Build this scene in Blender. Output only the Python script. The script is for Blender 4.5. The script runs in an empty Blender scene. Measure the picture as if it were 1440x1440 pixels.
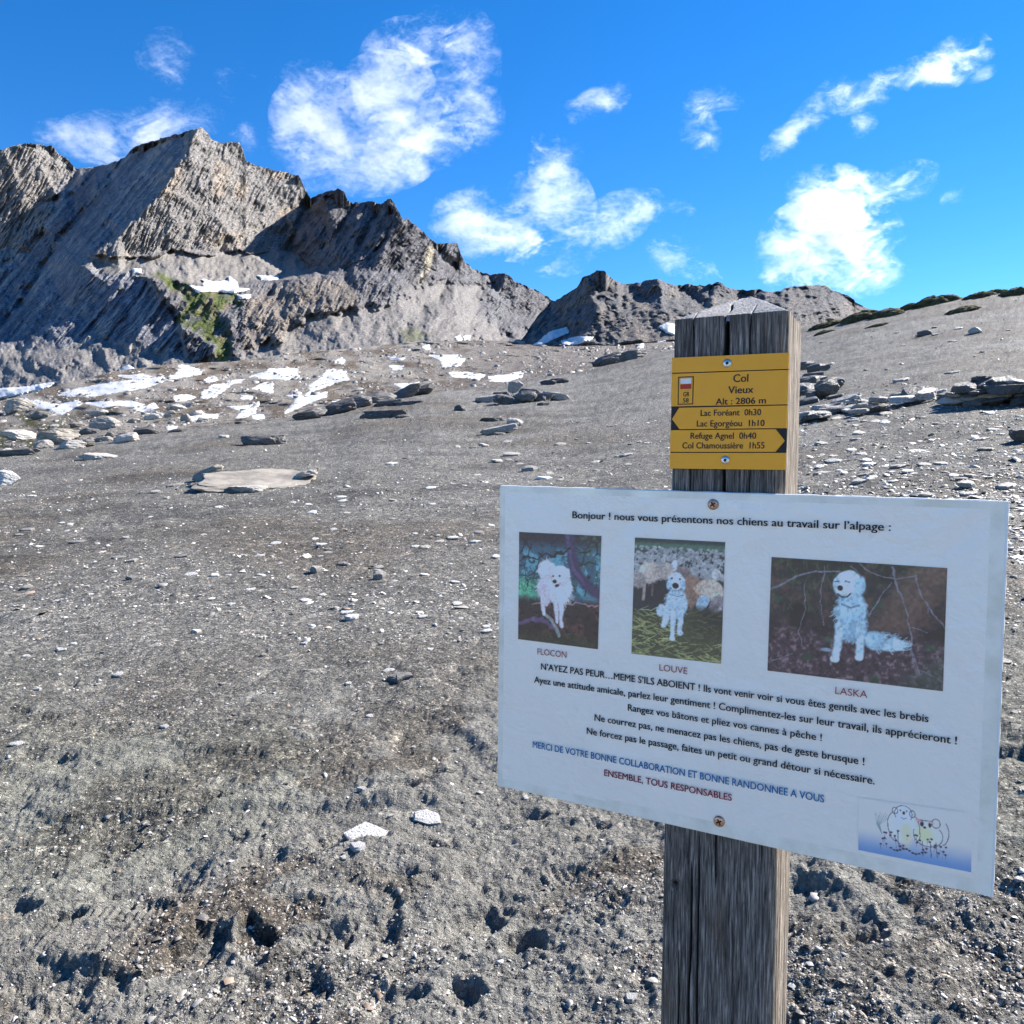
import bpy, bmesh, math, random
import numpy as np
from mathutils import Vector, Matrix
from mathutils.geometry import delaunay_2d_cdt

# ------------------------------------------------------------------ camera, sky, sun
S = bpy.context.scene
COL = S.collection
FPX = 1100.0                      # focal length in pixels of the 1440 px photograph
PITCH = math.radians(3.6)
CAMZ = 1.5
cam = bpy.data.objects.new('camera', bpy.data.cameras.new('camera'))
COL.objects.link(cam)
S.camera = cam
cam.data.sensor_width = 36
cam.data.lens = 36 * FPX / 1440
cam.data.clip_start = .05
cam.data.clip_end = 60000
cam.location = (0, 0, CAMZ)
cam.rotation_euler = (math.pi / 2 - PITCH, 0, 0)

SUN_AZ, SUN_EL = math.radians(62), math.radians(38)
W = bpy.data.worlds.new('World')
S.world = W
W.use_nodes = True
wn = W.node_tree
wn.nodes.clear()
sky = wn.nodes.new('ShaderNodeTexSky')
sky.sky_type = 'NISHITA'
sky.sun_disc = False
sky.sun_elevation = SUN_EL
sky.sun_rotation = SUN_AZ
sky.altitude = 2800
sky.air_density = 1.0
sky.dust_density = 0.0
sky.ozone_density = 3.0
hsv = wn.nodes.new('ShaderNodeHueSaturation')
hsv.inputs['Hue'].default_value = .504
hsv.inputs['Saturation'].default_value = 1.33
bg = wn.nodes.new('ShaderNodeBackground')
bg.inputs[1].default_value = .09
wo = wn.nodes.new('ShaderNodeOutputWorld')
wn.links.new(sky.outputs[0], hsv.inputs['Color'])
wn.links.new(hsv.outputs[0], bg.inputs[0])
wn.links.new(bg.outputs[0], wo.inputs[0])
SUND = Vector((math.sin(SUN_AZ) * math.cos(SUN_EL), math.cos(SUN_AZ) * math.cos(SUN_EL), math.sin(SUN_EL)))
sl = bpy.data.lights.new('sun', 'SUN')
sl.energy = 5.0
sl.angle = math.radians(.5)
sl.color = (1, .95, .88)
so = bpy.data.objects.new('sun', sl)
COL.objects.link(so)
so.rotation_euler = SUND.to_track_quat('Z', 'Y').to_euler()
S.view_settings.view_transform = 'Standard'
S.view_settings.look = 'None'
S.view_settings.gamma = 1
S.view_settings.exposure = 1.45
S.cycles.max_bounces = 8
S.cycles.diffuse_bounces = 3
S.cycles.glossy_bounces = 2
S.cycles.transmission_bounces = 4
S.cycles.transparent_max_bounces = 8
S.cycles.volume_bounces = 6
S.cycles.volume_max_steps = 256
S.cycles.volume_step_rate = .45
S.cycles.use_denoising = True

R = random.Random(7)
NR = np.random.RandomState(7)

# ------------------------------------------------------------------ numpy noise
def _h(i, j, k, s):
    n = (i * 374761393 + j * 668265263 + k * 2147483647 + s * 1274126177) & 0xffffffff
    n = ((n ^ (n >> 13)) * 1274126177) & 0xffffffff
    n = ((n ^ (n >> 16)) * 2246822519) & 0xffffffff
    return ((n ^ (n >> 15)) & 0xffffff) / float(0xffffff)

def vn2(x, y, s=0):
    xi = np.floor(x).astype(np.int64); yi = np.floor(y).astype(np.int64)
    fx = x - xi; fy = y - yi
    fx = fx * fx * (3 - 2 * fx); fy = fy * fy * (3 - 2 * fy)
    a = _h(xi, yi, 0, s); b = _h(xi + 1, yi, 0, s); c = _h(xi, yi + 1, 0, s); d = _h(xi + 1, yi + 1, 0, s)
    return (a + (b - a) * fx) * (1 - fy) + (c + (d - c) * fx) * fy

def fbm(x, y, o=4, s=0, g=.5):
    r = 0; a = 1; t = 0
    for k in range(o):
        ca, sa = math.cos(k * .9), math.sin(k * .9)
        r = r + a * (vn2((x * ca - y * sa) * 2.03 ** k + 17.3 * k, (x * sa + y * ca) * 2.03 ** k + 5.1 * k, s + k) - .5)
        t += a; a *= g
    return r / t * 2

def rfbm(x, y, o=4, s=0, g=.5, rot=True):     # ridged, 0..1, crests sharp
    r = 0; a = 1; t = 0
    for k in range(o):
        f = 2.1 ** k
        n = vn2(x * f + 31.7 * k, y * f + 11.9 * k, s + k)
        r = r + a * (1 - np.abs(2 * n - 1)); t += a; a *= g
    return r / t

def sm(a, b, x):
    t = np.clip((x - a) / (b - a), 0, 1)
    return t * t * (3 - 2 * t)

# ------------------------------------------------------------------ helpers
def ray(px, py):                  # direction scaled so that its y is 1
    u = (px - 720.0) / FPX; v = (720.0 - py) / FPX
    y = math.cos(PITCH) + v * math.sin(PITCH)
    z = v * math.cos(PITCH) - math.sin(PITCH)
    return u / y, z / y

def tag(o, label=None, cat=None, group=None, kind=None):
    if label: o['label'] = label
    if cat: o['category'] = cat
    if group: o['group'] = group
    if kind: o['kind'] = kind
    return o

def empty(name, loc):
    o = bpy.data.objects.new(name, None)
    COL.objects.link(o)
    o.location = loc
    o.empty_display_size = .05
    return o

ROOT = {}
def rootloc(p):
    l = Vector((0, 0, 0))
    while p is not None:
        l += p.location
        p = p.parent
    return l

def link(name, me, parent=None, loc=None):
    o = bpy.data.objects.new(name, me)
    COL.objects.link(o)
    if parent is not None: o.parent = parent
    if loc is not None: o.location = loc
    return o

def mesh_np(name, V, Q, mat, col=None, smooth=True, tri=False):
    me = bpy.data.meshes.new(name)
    n = 3 if tri else 4
    V = np.asarray(V, np.float32); Q = np.asarray(Q, np.int32)
    me.vertices.add(len(V)); me.vertices.foreach_set('co', V.ravel())
    me.loops.add(Q.size); me.loops.foreach_set('vertex_index', Q.ravel())
    me.polygons.add(len(Q))
    me.polygons.foreach_set('loop_start', np.arange(0, Q.size, n, dtype=np.int32))
    me.polygons.foreach_set('loop_total', np.full(len(Q), n, np.int32))
    if smooth: me.polygons.foreach_set('use_smooth', np.ones(len(Q), bool))
    me.update(calc_edges=True)
    if col is not None:
        ca = me.color_attributes.new('Col', 'FLOAT_COLOR', 'POINT')
        c4 = np.ones((len(V), 4), np.float32); c4[:, :3] = col
        ca.data.foreach_set('color', c4.ravel())
    me.materials.append(mat)
    return me

def add_scalar(me, name, v):
    a = me.attributes.new(name, 'FLOAT', 'POINT'); a.data.foreach_set('value', np.asarray(v, np.float32).ravel())

def grid_faces(nu, nv):
    a = np.arange(nu * nv).reshape(nv, nu)
    return np.stack([a[:-1, :-1], a[:-1, 1:], a[1:, 1:], a[1:, :-1]], -1).reshape(-1, 4)

def mesh_py(name, verts, faces, mat, parent, smooth=False):   # verts in world space
    off = rootloc(parent)
    me = bpy.data.meshes.new(name)
    me.from_pydata([tuple(Vector(v) - off) for v in verts], [], faces)
    me.materials.append(mat)
    if smooth:
        for p in me.polygons: p.use_smooth = True
    return link(name, me, parent)

# ------------------------------------------------------------------ materials
class NT:
    def __init__(s, name, rough=.8, spec=.3):
        s.m = bpy.data.materials.new(name); s.m.use_nodes = True
        s.t = s.m.node_tree; s.b = s.t.nodes['Principled BSDF']
        s.b.inputs['Roughness'].default_value = rough
        s.b.inputs['Specular IOR Level'].default_value = spec
    def n(s, typ, **kw):
        k = s.t.nodes.new(typ)
        for a, b in kw.items():
            if a in k.inputs.keys(): s.set(k.inputs[a], b)
            else: setattr(k, a, b)
        return k
    def set(s, i, v):
        if isinstance(v, bpy.types.NodeSocket): s.t.links.new(v, i)
        else: i.default_value = v
    def noise(s, vec, scale, detail=4, rough=.5, dist=0):
        k = s.t.nodes.new('ShaderNodeTexNoise')
        s.t.links.new(vec, k.inputs['Vector'])
        k.inputs['Scale'].default_value = scale; k.inputs['Detail'].default_value = detail
        k.inputs['Roughness'].default_value = rough; k.inputs['Distortion'].default_value = dist
        return k.outputs[0]
    def math(s, op, a, b=0, c=0):
        k = s.t.nodes.new('ShaderNodeMath'); k.operation = op
        s.set(k.inputs[0], a); s.set(k.inputs[1], b); s.set(k.inputs[2], c)
        return k.outputs[0]
    def ramp(s, f, stops):
        k = s.t.nodes.new('ShaderNodeValToRGB'); s.set(k.inputs[0], f)
        e = k.color_ramp.elements
        while len(e) < len(stops): e.new(.5)
        for el, (p, c) in zip(e, stops):
            el.position = p; el.color = (*c, 1) if len(c) == 3 else c
        return k.outputs[0]
    def mix(s, f, a, b, mode='MIX'):
        k = s.t.nodes.new('ShaderNodeMix'); k.data_type = 'RGBA'; k.blend_type = mode
        s.set(k.inputs[0], f); s.set(k.inputs[6], a if not isinstance(a, tuple) else (*a, 1)); s.set(k.inputs[7], b if not isinstance(b, tuple) else (*b, 1))
        return k.outputs[2]
    def bump(s, h, strength=.5, dist=.01, prev=None):
        k = s.t.nodes.new('ShaderNodeBump'); s.set(k.inputs['Height'], h)
        k.inputs['Strength'].default_value = strength; k.inputs['Distance'].default_value = dist
        if prev is not None: s.t.links.new(prev, k.inputs['Normal'])
        return k.outputs[0]
    def coord(s, which='Object'):
        return s.t.nodes.new('ShaderNodeTexCoord').outputs[which]
    def pos(s): return s.t.nodes.new('ShaderNodeNewGeometry').outputs['Position']
    def map(s, vec, scale=(1, 1, 1), rot=(0, 0, 0), loc=(0, 0, 0)):
        k = s.t.nodes.new('ShaderNodeMapping'); s.t.links.new(vec, k.inputs[0])
        k.inputs['Scale'].default_value = scale; k.inputs['Rotation'].default_value = rot; k.inputs['Location'].default_value = loc
        return k.outputs[0]
    def attr(s, name='Col'):
        k = s.t.nodes.new('ShaderNodeAttribute'); k.attribute_name = name
        return k.outputs['Color']
    def color(s, c): s.set(s.b.inputs['Base Color'], c if not isinstance(c, tuple) else (*c, 1))
    def normal(s, nrm): s.t.links.new(nrm, s.b.inputs['Normal'])

def plain(name, c, rough=.6, spec=.3, metal=0):
    k = NT(name, rough, spec); k.color(c); k.b.inputs['Metallic'].default_value = metal
    f = k.noise(k.coord(), 220, 3)
    k.normal(k.bump(f, .08, .0006))
    return k.m

# far rock: colour from the rock-type attribute, broken by fine noise
k = NT('mountain_rock', .9, .15)
p = k.pos()
pr = k.map(p, (1, 1, 1), (0, math.radians(-35), 0))
f1 = k.noise(k.map(pr, (1, .5, .12)), .30, 6, .68)
f2 = k.noise(k.map(pr, (1, .5, .25)), .9, 4, .65)
c = k.mix(1, k.attr(), k.ramp(f1, [(.36, (.42, .42, .45)), (.5, (1, 1, 1)), (.64, (1.7, 1.66, 1.6))]), 'MULTIPLY')
sa_ = k.t.nodes.new('ShaderNodeAttribute'); sa_.attribute_name = 'Scree'
c = k.mix(k.math('MULTIPLY', sa_.outputs['Fac'], .5), c, k.attr())
c = k.mix(1, c, k.ramp(f2, [(.36, (.6, .6, .61)), (.62, (1.35, 1.34, 1.32))]), 'MULTIPLY')
k.color(c)
k.normal(k.bump(k.math('MULTIPLY', k.math('ADD', f1, f2), k.math('SUBTRACT', 1, k.math('MULTIPLY', sa_.outputs['Fac'], .75))), 1, 2.6))
M_MOUNT = k.m

k = NT('valley_rock', .9, .15)
p = k.pos()
f1 = k.noise(p, .35, 8, .78)
f2 = k.noise(p, 2.5, 3, .6)
c = k.mix(1, k.attr(), k.ramp(f1, [(.36, (.35, .34, .34)), (.5, (1, 1, 1)), (.64, (1.6, 1.57, 1.55))]), 'MULTIPLY')
k.color(c)
k.normal(k.bump(k.math('ADD', f1, k.math('MULTIPLY', f2, .3)), 1, 3.2))
M_VALLEY = k.m

# gravel ground: shale chips of many sizes
k = NT('shale_gravel', .75, .35)
p = k.pos()
vo = k.n('ShaderNodeTexVoronoi'); k.t.links.new(k.map(p, (1, 1.25, 1)), vo.inputs['Vector']); vo.inputs['Scale'].default_value = 95
vo2 = k.n('ShaderNodeTexVoronoi'); k.t.links.new(p, vo2.inputs['Vector']); vo2.inputs['Scale'].default_value = 33
vo3 = k.n('ShaderNodeTexVoronoi'); k.t.links.new(p, vo3.inputs['Vector']); vo3.inputs['Scale'].default_value = 11
chip = k.ramp(vo.outputs['Color'], [(.0, (.3, .3, .3)), (.45, (.8, .8, .8)), (.75, (1.25, 1.23, 1.2)), (.92, (2.6, 2.5, 2.4))])
chip2 = k.ramp(vo2.outputs['Color'], [(0, (.4, .4, .4)), (.5, (.9, .9, .9)), (.8, (1.3, 1.28, 1.25)), (.95, (2.6, 2.5, 2.4))])
chip3 = k.ramp(vo3.outputs['Color'], [(0, (.6, .6, .6)), (.6, (.95, .95, .95)), (.8, (1.3, 1.3, 1.3)), (.95, (2.2, 2.15, 2.1))])
ma = k.t.nodes.new('ShaderNodeAttribute'); ma.attribute_name = 'Mud'
clean = k.math('SUBTRACT', 1, k.math('MULTIPLY', ma.outputs['Fac'], .62))
c = k.mix(clean, k.attr(), chip, 'MULTIPLY')
c = k.mix(k.math('MULTIPLY', clean, .75), c, chip2, 'MULTIPLY')
c = k.mix(k.math('MULTIPLY', clean, .7), c, chip3, 'MULTIPLY')
k.color(c)
h = k.math('ADD', k.math('MULTIPLY', vo.outputs['Distance'], -.35), k.math('MULTIPLY', vo2.outputs['Distance'], -1.0))
h = k.math('ADD', h, k.math('MULTIPLY', vo3.outputs['Distance'], -1.6))
n1 = k.bump(h, 1, .022)
n2 = k.bump(k.noise(p, 45, 6, .75), 1, .035, n1)
n3 = k.bump(k.noise(k.map(p, (1, 1.6, 1)), 5, 6, .72), .8, .16, n2)
k.normal(n3)
M_GROUND = k.m

def stone_mat(name, dark, light, sc=9, rough=.62, tint=1.):
    k = NT(name, rough, .45)
    o = k.coord()
    oi = k.n('ShaderNodeObjectInfo')
    f = k.noise(o, sc, 6, .65)
    f2 = k.noise(k.map(o, (1, 1, 7)), sc * 2, 4, .6)
    c = k.mix(f, dark, light)
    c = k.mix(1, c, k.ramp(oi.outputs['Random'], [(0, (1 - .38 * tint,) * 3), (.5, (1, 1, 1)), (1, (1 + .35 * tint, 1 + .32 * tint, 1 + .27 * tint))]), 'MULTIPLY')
    c = k.mix(1, c, k.ramp(f2, [(.35, (.6, .6, .6)), (.6, (1.1, 1.1, 1.1))]), 'MULTIPLY')
    k.color(c)
    k.normal(k.bump(k.math('ADD', f, f2), .9, .03))
    return k.m
M_SLATE = stone_mat('pale_slate', (.26, .235, .205), (.58, .54, .49))
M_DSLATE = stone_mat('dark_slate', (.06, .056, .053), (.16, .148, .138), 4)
M_BUFF = stone_mat('buff_stone', (.19, .165, .13), (.40, .355, .295), 3)
M_WHITE = stone_mat('white_quartz', (.62, .60, .57), (.88, .86, .83), 12, tint=.25)

k = NT('pebble_stone', .6, .4)
c = k.mix(1, k.attr(), k.ramp(k.noise(k.pos(), 180, 3), [(.3, (.75, .75, .75)), (.7, (1.15, 1.15, 1.15))]), 'MULTIPLY')
k.color(c); M_PEB = k.m

k = NT('snow', .55, .3)
f = k.noise(k.pos(), .5, 5, .6)
k.color(k.ramp(f, [(.32, (.38, .36, .335)), (.5, (.62, .62, .62))]))
k.normal(k.bump(f, .3, .3)); M_SNOW = k.m

k = NT('turf', .95, .1)
f = k.noise(k.pos(), 3.5, 6, .7)
k.color(k.ramp(f, [(.3, (.035, .034, .018)), (.5, (.09, .085, .045)), (.72, (.2, .18, .11))]))
k.normal(k.bump(k.noise(k.pos(), 14, 5, .7), 1, .12)); M_TURF = k.m

# ------------------------------------------------------------------ near ground (a gravelly col)
# crest of the near slope: picture x -> picture y of its skyline, and its distance
CR = np.array([(-1400, 560, 30), (-400, 632, 28), (0, 632, 30), (100, 624, 32), (200, 610, 34), (260, 603, 36), (330, 594, 38), (400, 590, 40), (470, 582, 42),
               (500, 570, 44), (560, 563, 46), (600, 552, 50), (700, 545, 55), (750, 532, 60), (800, 526, 64), (850, 515, 68), (880, 506, 70),
               (930, 494, 72), (1060, 474, 72), (1130, 458, 70), (1200, 441, 66), (1260, 431, 64), (1320, 419, 62), (1440, 405, 58), (1800, 372, 52), (2600, 330, 45)], float)
_az = np.arctan((CR[:, 0] - 720) / FPX)
_el = np.array([ray(a, b)[1] for a, b in CR[:, :2]]) * np.cos(_az)     # z per metre of ground distance r
_R = CR[:, 2] / np.cos(_az)
_ZC = CAMZ + _el * _R
_fa = np.linspace(-math.pi, math.pi, 3601)
def _smooth(v, w):
    k_ = np.exp(-.5 * (np.arange(-3 * w, 3 * w + 1) / w) ** 2); k_ /= k_.sum()
    return np.convolve(np.pad(v, 3 * w, 'wrap'), k_, 'valid')
_fm = _smooth(np.interp(_fa, _az, _el), 9); _fR = _smooth(np.interp(_fa, _az, _R), 22); _fZ = CAMZ + _fm * _fR
_az, _R, _ZC = _fa, _fR, _fZ
def base_z(x, y):
    r = np.hypot(x, y); az = np.arctan2(x, y)
    zc = np.interp(az, _az, _ZC); rc = np.interp(az, _az, _R)
    back = sm(1.25, 2.2, np.abs(az)); zc = zc * (1 - back)
    q = r / rc
    z = zc * np.minimum(q, 1) ** 1.35
    return z - np.maximum(r - rc, 0) * .30

# footprints and scuffs: (picture x, y, length m, width m, heading deg, depth m)
PRINTS = [(660, 1290, .32, .13, 62, .045), (735, 1320, .16, .12, 30, .04), (520, 1310, .28, .14, 25, .03), (265, 1345, .34, .15, 20, .05),
          (355, 1330, .26, .1, -25, .04), (120, 1412, .36, .16, 60, .06), (60, 1010, .30, .13, 70, .04), (20, 1003, .22, .1, 80, .035),
          (95, 965, .16, .1, 10, .03), (285, 1132, .24, .09, 70, .035), (215, 1122, .2, .07, 60, .02), (255, 1236, .30, .13, 35, .028),
          (160, 1200, .28, .11, 20, .022), (1215, 1330, .26, .1, 55, .045), (1150, 1325, .3, .05, 80, .03), (1420, 1055, .3, .14, 60, .04),
          (610, 1085, .22, .1, 65, .035), (560, 1112, .24, .06, 75, .03), (600, 1190, .2, .1, 80, .03), (835, 1160, .22, .08, 70, .035),
          (745, 1145, .25, .07, 80, .03), (455, 1200, .25, .1, 20, .02), (560, 1240, .22, .08, 80, .03), (20, 1295, .2, .09, 80, .04),
          (75, 1310, .2, .09, 60, .04), (430, 1400, .2, .12, 0, .03), (540, 1415, .25, .12, 70, .035), (40, 1380, .3, .1, 80, .03),
          (370, 1215, .3, .12, 25, .03), (80, 1075, .2, .1, 60, .03), (1125, 1255, .2, .1, 30, .03), (1400, 960, .2, .08, 70, .03), (650, 1400, .14, .12, 10, .04),
          (850, 1290, .25, .1, 40, .018), (780, 1230, .22, .09, 60, .02), (330, 1180, .22, .08, 15, .02), (180, 1290, .3, .1, 75, .025), (450, 1330, .3, .12, 40, .025)]

def ground_hit(px, py):           # world x, y where the ray meets the base surface
    u, w = ray(px, py)
    lo, hi = 1.2, 90.0
    ys = np.linspace(lo, hi, 6000)
    f = CAMZ + w * ys - base_z(u * ys, ys)
    i = np.argmax(f < 0)
    if f[i] >= 0:
        m_ = ys < 34 if px < 450 else ys < 60; i = int(np.argmin(np.where(m_, f, 9e9)))
    y = ys[i]
    return u * y, y

_pw = []
for (a, b, L, Wd, hd, dp) in PRINTS:
    x, y = ground_hit(a, b); _pw.append((x, y, L, Wd, math.radians(hd), dp))

def mud_mask(x, y):
    r = np.hypot(x, y)
    return sm(.44, .62, vn2(x * 2.0, y * 2.0, 71) * .65 + .35 * vn2(x * 8, y * 8, 72) + .12 * sm(3.4, 2.4, r)) * sm(6.5, 3.4, r)

def detail(x, y, far=None):
    r = np.hypot(x, y)
    mud = sm(6.5, 2.6, r)
    wet = sm(.42, .62, vn2(x * .9 + 3, y * .9, 41)) * sm(14, 5, r) * .6 + mud * .7
    z = .05 * fbm(x * .35, y * .35, 4, 3) + .10 * fbm(x * .07, y * .07, 3, 5) * sm(4, 20, r)
    z = z + .018 * fbm(x * 2.1, y * 2.1, 4, 9)
    qx = x + .10 * fbm(x * 3, y * 3, 3, 15); qy = y + .10 * fbm(x * 3 + 7, y * 3, 3, 16)
    z = z + wet * .022 * fbm(x * 6, y * 6, 5, 13, .6) + wet * .062 * (rfbm(qx * 1.7 + .4 * qy, qy * 2.3, 5, 14, .58) - .5) - mud * .035 * sm(.62, .8, vn2(qx * 2.4 + 11, qy * 3.1, 19))
    blk = np.abs(np.sin((qx * .75 + qy * .66) * 105)) * sm(.55, .75, vn2(x * 2.2 + 5, y * 2.2, 17)) * mud
    z = z + .001 * blk + mud * .026 * (rfbm(qx * 9, qy * 11, 4, 18, .6) - .5) + .06 * sm(6, 14, r) * fbm(x * .8, y * .8, 5, 20, .6) + .03 * sm(4, 9, r) * fbm(x * 2.4, y * 3.4, 3, 22, .6)
    z = z + .010 * fbm(x * 26, y * 26, 3, 21, .6) * sm(14, 5, r)
    z = z + .0055 * fbm(x * 70, y * 70, 2, 27, .7) * sm(7, 3, r)
    for (cx, cy, L, Wd, h, dp) in _pw:
        dx = x - cx; dy = y - cy
        m = (np.abs(dx) < L * 1.4) & (np.abs(dy) < L * 1.4)
        if not np.any(m): continue
        dxm = dx[m]; dym = dy[m]
        a = dxm * math.sin(h) + dym * math.cos(h); b = dxm * math.cos(h) - dym * math.sin(h)
        wob = .55 * fbm(x[m] * 11, y[m] * 11, 4, 33, .6)
        waist = 1 + .25 * np.cos(a / L * 2 * math.pi)
        q = np.sqrt((a / (L / 2)) ** 2 + (b / (Wd / 2 * waist)) ** 2) + wob
        pit = 1 - sm(.6, 1.05, q)
        rim = np.exp(-((q - 1.22) / .2) ** 2)
        tread = (.0042 if dp <= .025 else .0) * np.sin(a * 235 + b * 30) * sm(1.05, .8, q)
        z[m] += -dp * .95 * pit * (.25 + .75 * sm(-1., 1., a / (L / 2) + .4 * np.sin(cx * 40))) + dp * .14 * rim + tread
    # small terraces trodden across the bank far left and the dark edge of the meadow bank
    return z

def ground_z(x, y):
    x = np.atleast_1d(np.asarray(x, float)); y = np.atleast_1d(np.asarray(y, float))
    return base_z(x, y) + detail(x, y)

NU, NV = 760, 650
pxs = np.linspace(-160, 1600, NU)
V = np.zeros((NV, NU, 3))
rr = np.geomspace(1.25, 95, 4000)
PXG, PYG = np.zeros((NV, NU)), np.zeros((NV, NU))
for i, px in enumerate(pxs):
    az = math.atan((px - 720) / FPX); sx, cy = math.sin(az), math.cos(az)
    x = rr * sx; y = rr * cy
    rc = np.interp(az, _az, _R)
    z = base_z(x, y)
    e = (CAMZ - z) / rr                   # falls with r until the crest
    n = np.searchsorted(rr, rc)
    rows = np.linspace(e[0], e[n - 1], NV - 30)
    rv = np.interp(-rows, -e[:n], rr[:n])
    rv = np.concatenate([rv, np.linspace(rc * 1.004, rc * 1.6, 31)[1:]])
    V[:, i, 0] = rv * sx; V[:, i, 1] = rv * cy
X, Y = V[..., 0].ravel(), V[..., 1].ravel()
Z = ground_z(X, Y)
r = np.hypot(X, Y)
base = np.array([.215, .206, .184])
brown = np.array([.16, .135, .105])
grey = np.array([.245, .238, .218])
t1 = sm(.5, .75, vn2(X * .22 + 9, Y * .22, 51) * .7 + vn2(X * .9, Y * .9, 52) * .3)
t2 = sm(.45, .8, vn2(X * .5, Y * .5 + 4, 53))
col = base + (brown - base) * (t1 * .7)[:, None]
col = col + (grey - col) * (t2 * .7)[:, None]
# trodden brown band of the path in the foreground
pa = np.array(ground_hit(0, 1395)); pb = np.array(ground_hit(420, 1260)); pc = np.array(ground_hit(900, 1190))
def segd(p, q):
    d = q - p; t = np.clip(((X - p[0]) * d[0] + (Y - p[1]) * d[1]) / (d @ d), 0, 1)
    return np.hypot(X - p[0] - t * d[0], Y - p[1] - t * d[1])
dband = np.minimum(segd(pa, pb), segd(pb, pc)) + .12 * fbm(X * 3, Y * 3, 3, 61)
col = col + (np.array([.12, .096, .07]) - col) * (sm(.34, .05, dband) * .8)[:, None]
dk = sm(.45, .65, fbm(X * .5, Y * 1.1, 5, 85, .65) * .5 + .5) * sm(7, 12, r)
col = col * (1 - .38 * dk)[:, None] * (1 - .10 * sm(8, 16, r) * sm(0, 5, X))[:, None]
mudc = mud_mask(X, Y)
col = col + (np.array([.30, .292, .262]) - col) * (mudc * .8)[:, None]
greenish = sm(.6, .8, vn2(X * .6 + 8, Y * .6, 75)) * sm(9, 4, r) * .4
col = col * (1 - greenish[:, None] * np.array([.06, 0, .12]))
col *= (1 + .14 * fbm(X * 4, Y * 4, 3, 81) + .22 * fbm(X * .35 + Y * .1, Y * 1.3, 4, 83, .6) * sm(3, 8, r))[:, None]
V[..., 2] = Z.reshape(NV, NU)
me = mesh_np('gravel_ground', V.reshape(-1, 3), grid_faces(NU, NV), M_GROUND, col)
add_scalar(me, 'Mud', mudc)
tag(link('gravel_ground', me), 'grey brown shale gravel slope with trodden mud and boot prints', kind='structure')
GV = V

# the rest of the slope: round the camera's feet, behind it and to the sides
nu, nv = 180, 46
azs = None
gz = []
a0, a1 = math.atan((pxs[0] - 720) / FPX), math.atan((pxs[-1] - 720) / FPX)
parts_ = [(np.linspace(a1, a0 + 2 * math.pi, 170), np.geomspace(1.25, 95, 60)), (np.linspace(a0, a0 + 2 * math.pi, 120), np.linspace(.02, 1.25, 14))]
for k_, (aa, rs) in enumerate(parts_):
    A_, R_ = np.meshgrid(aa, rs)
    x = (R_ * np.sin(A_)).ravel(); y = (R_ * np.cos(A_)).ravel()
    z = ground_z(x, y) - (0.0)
    me = mesh_np('ground', np.stack([x, y, z], 1), grid_faces(len(aa), len(rs)), M_GROUND, base[None] + (np.array([.44, .42, .39]) - base)[None] * (sm(1.25, 1.7, np.abs(np.arctan2(x, y))) * sm(.8, 2., np.hypot(x, y)))[:, None])  # unseen ground behind the camera paled to bounce light onto the notice
    tag(link('ground', me), 'gravel slope continuing round the viewer, paled behind to bounce light', kind='structure')

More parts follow.
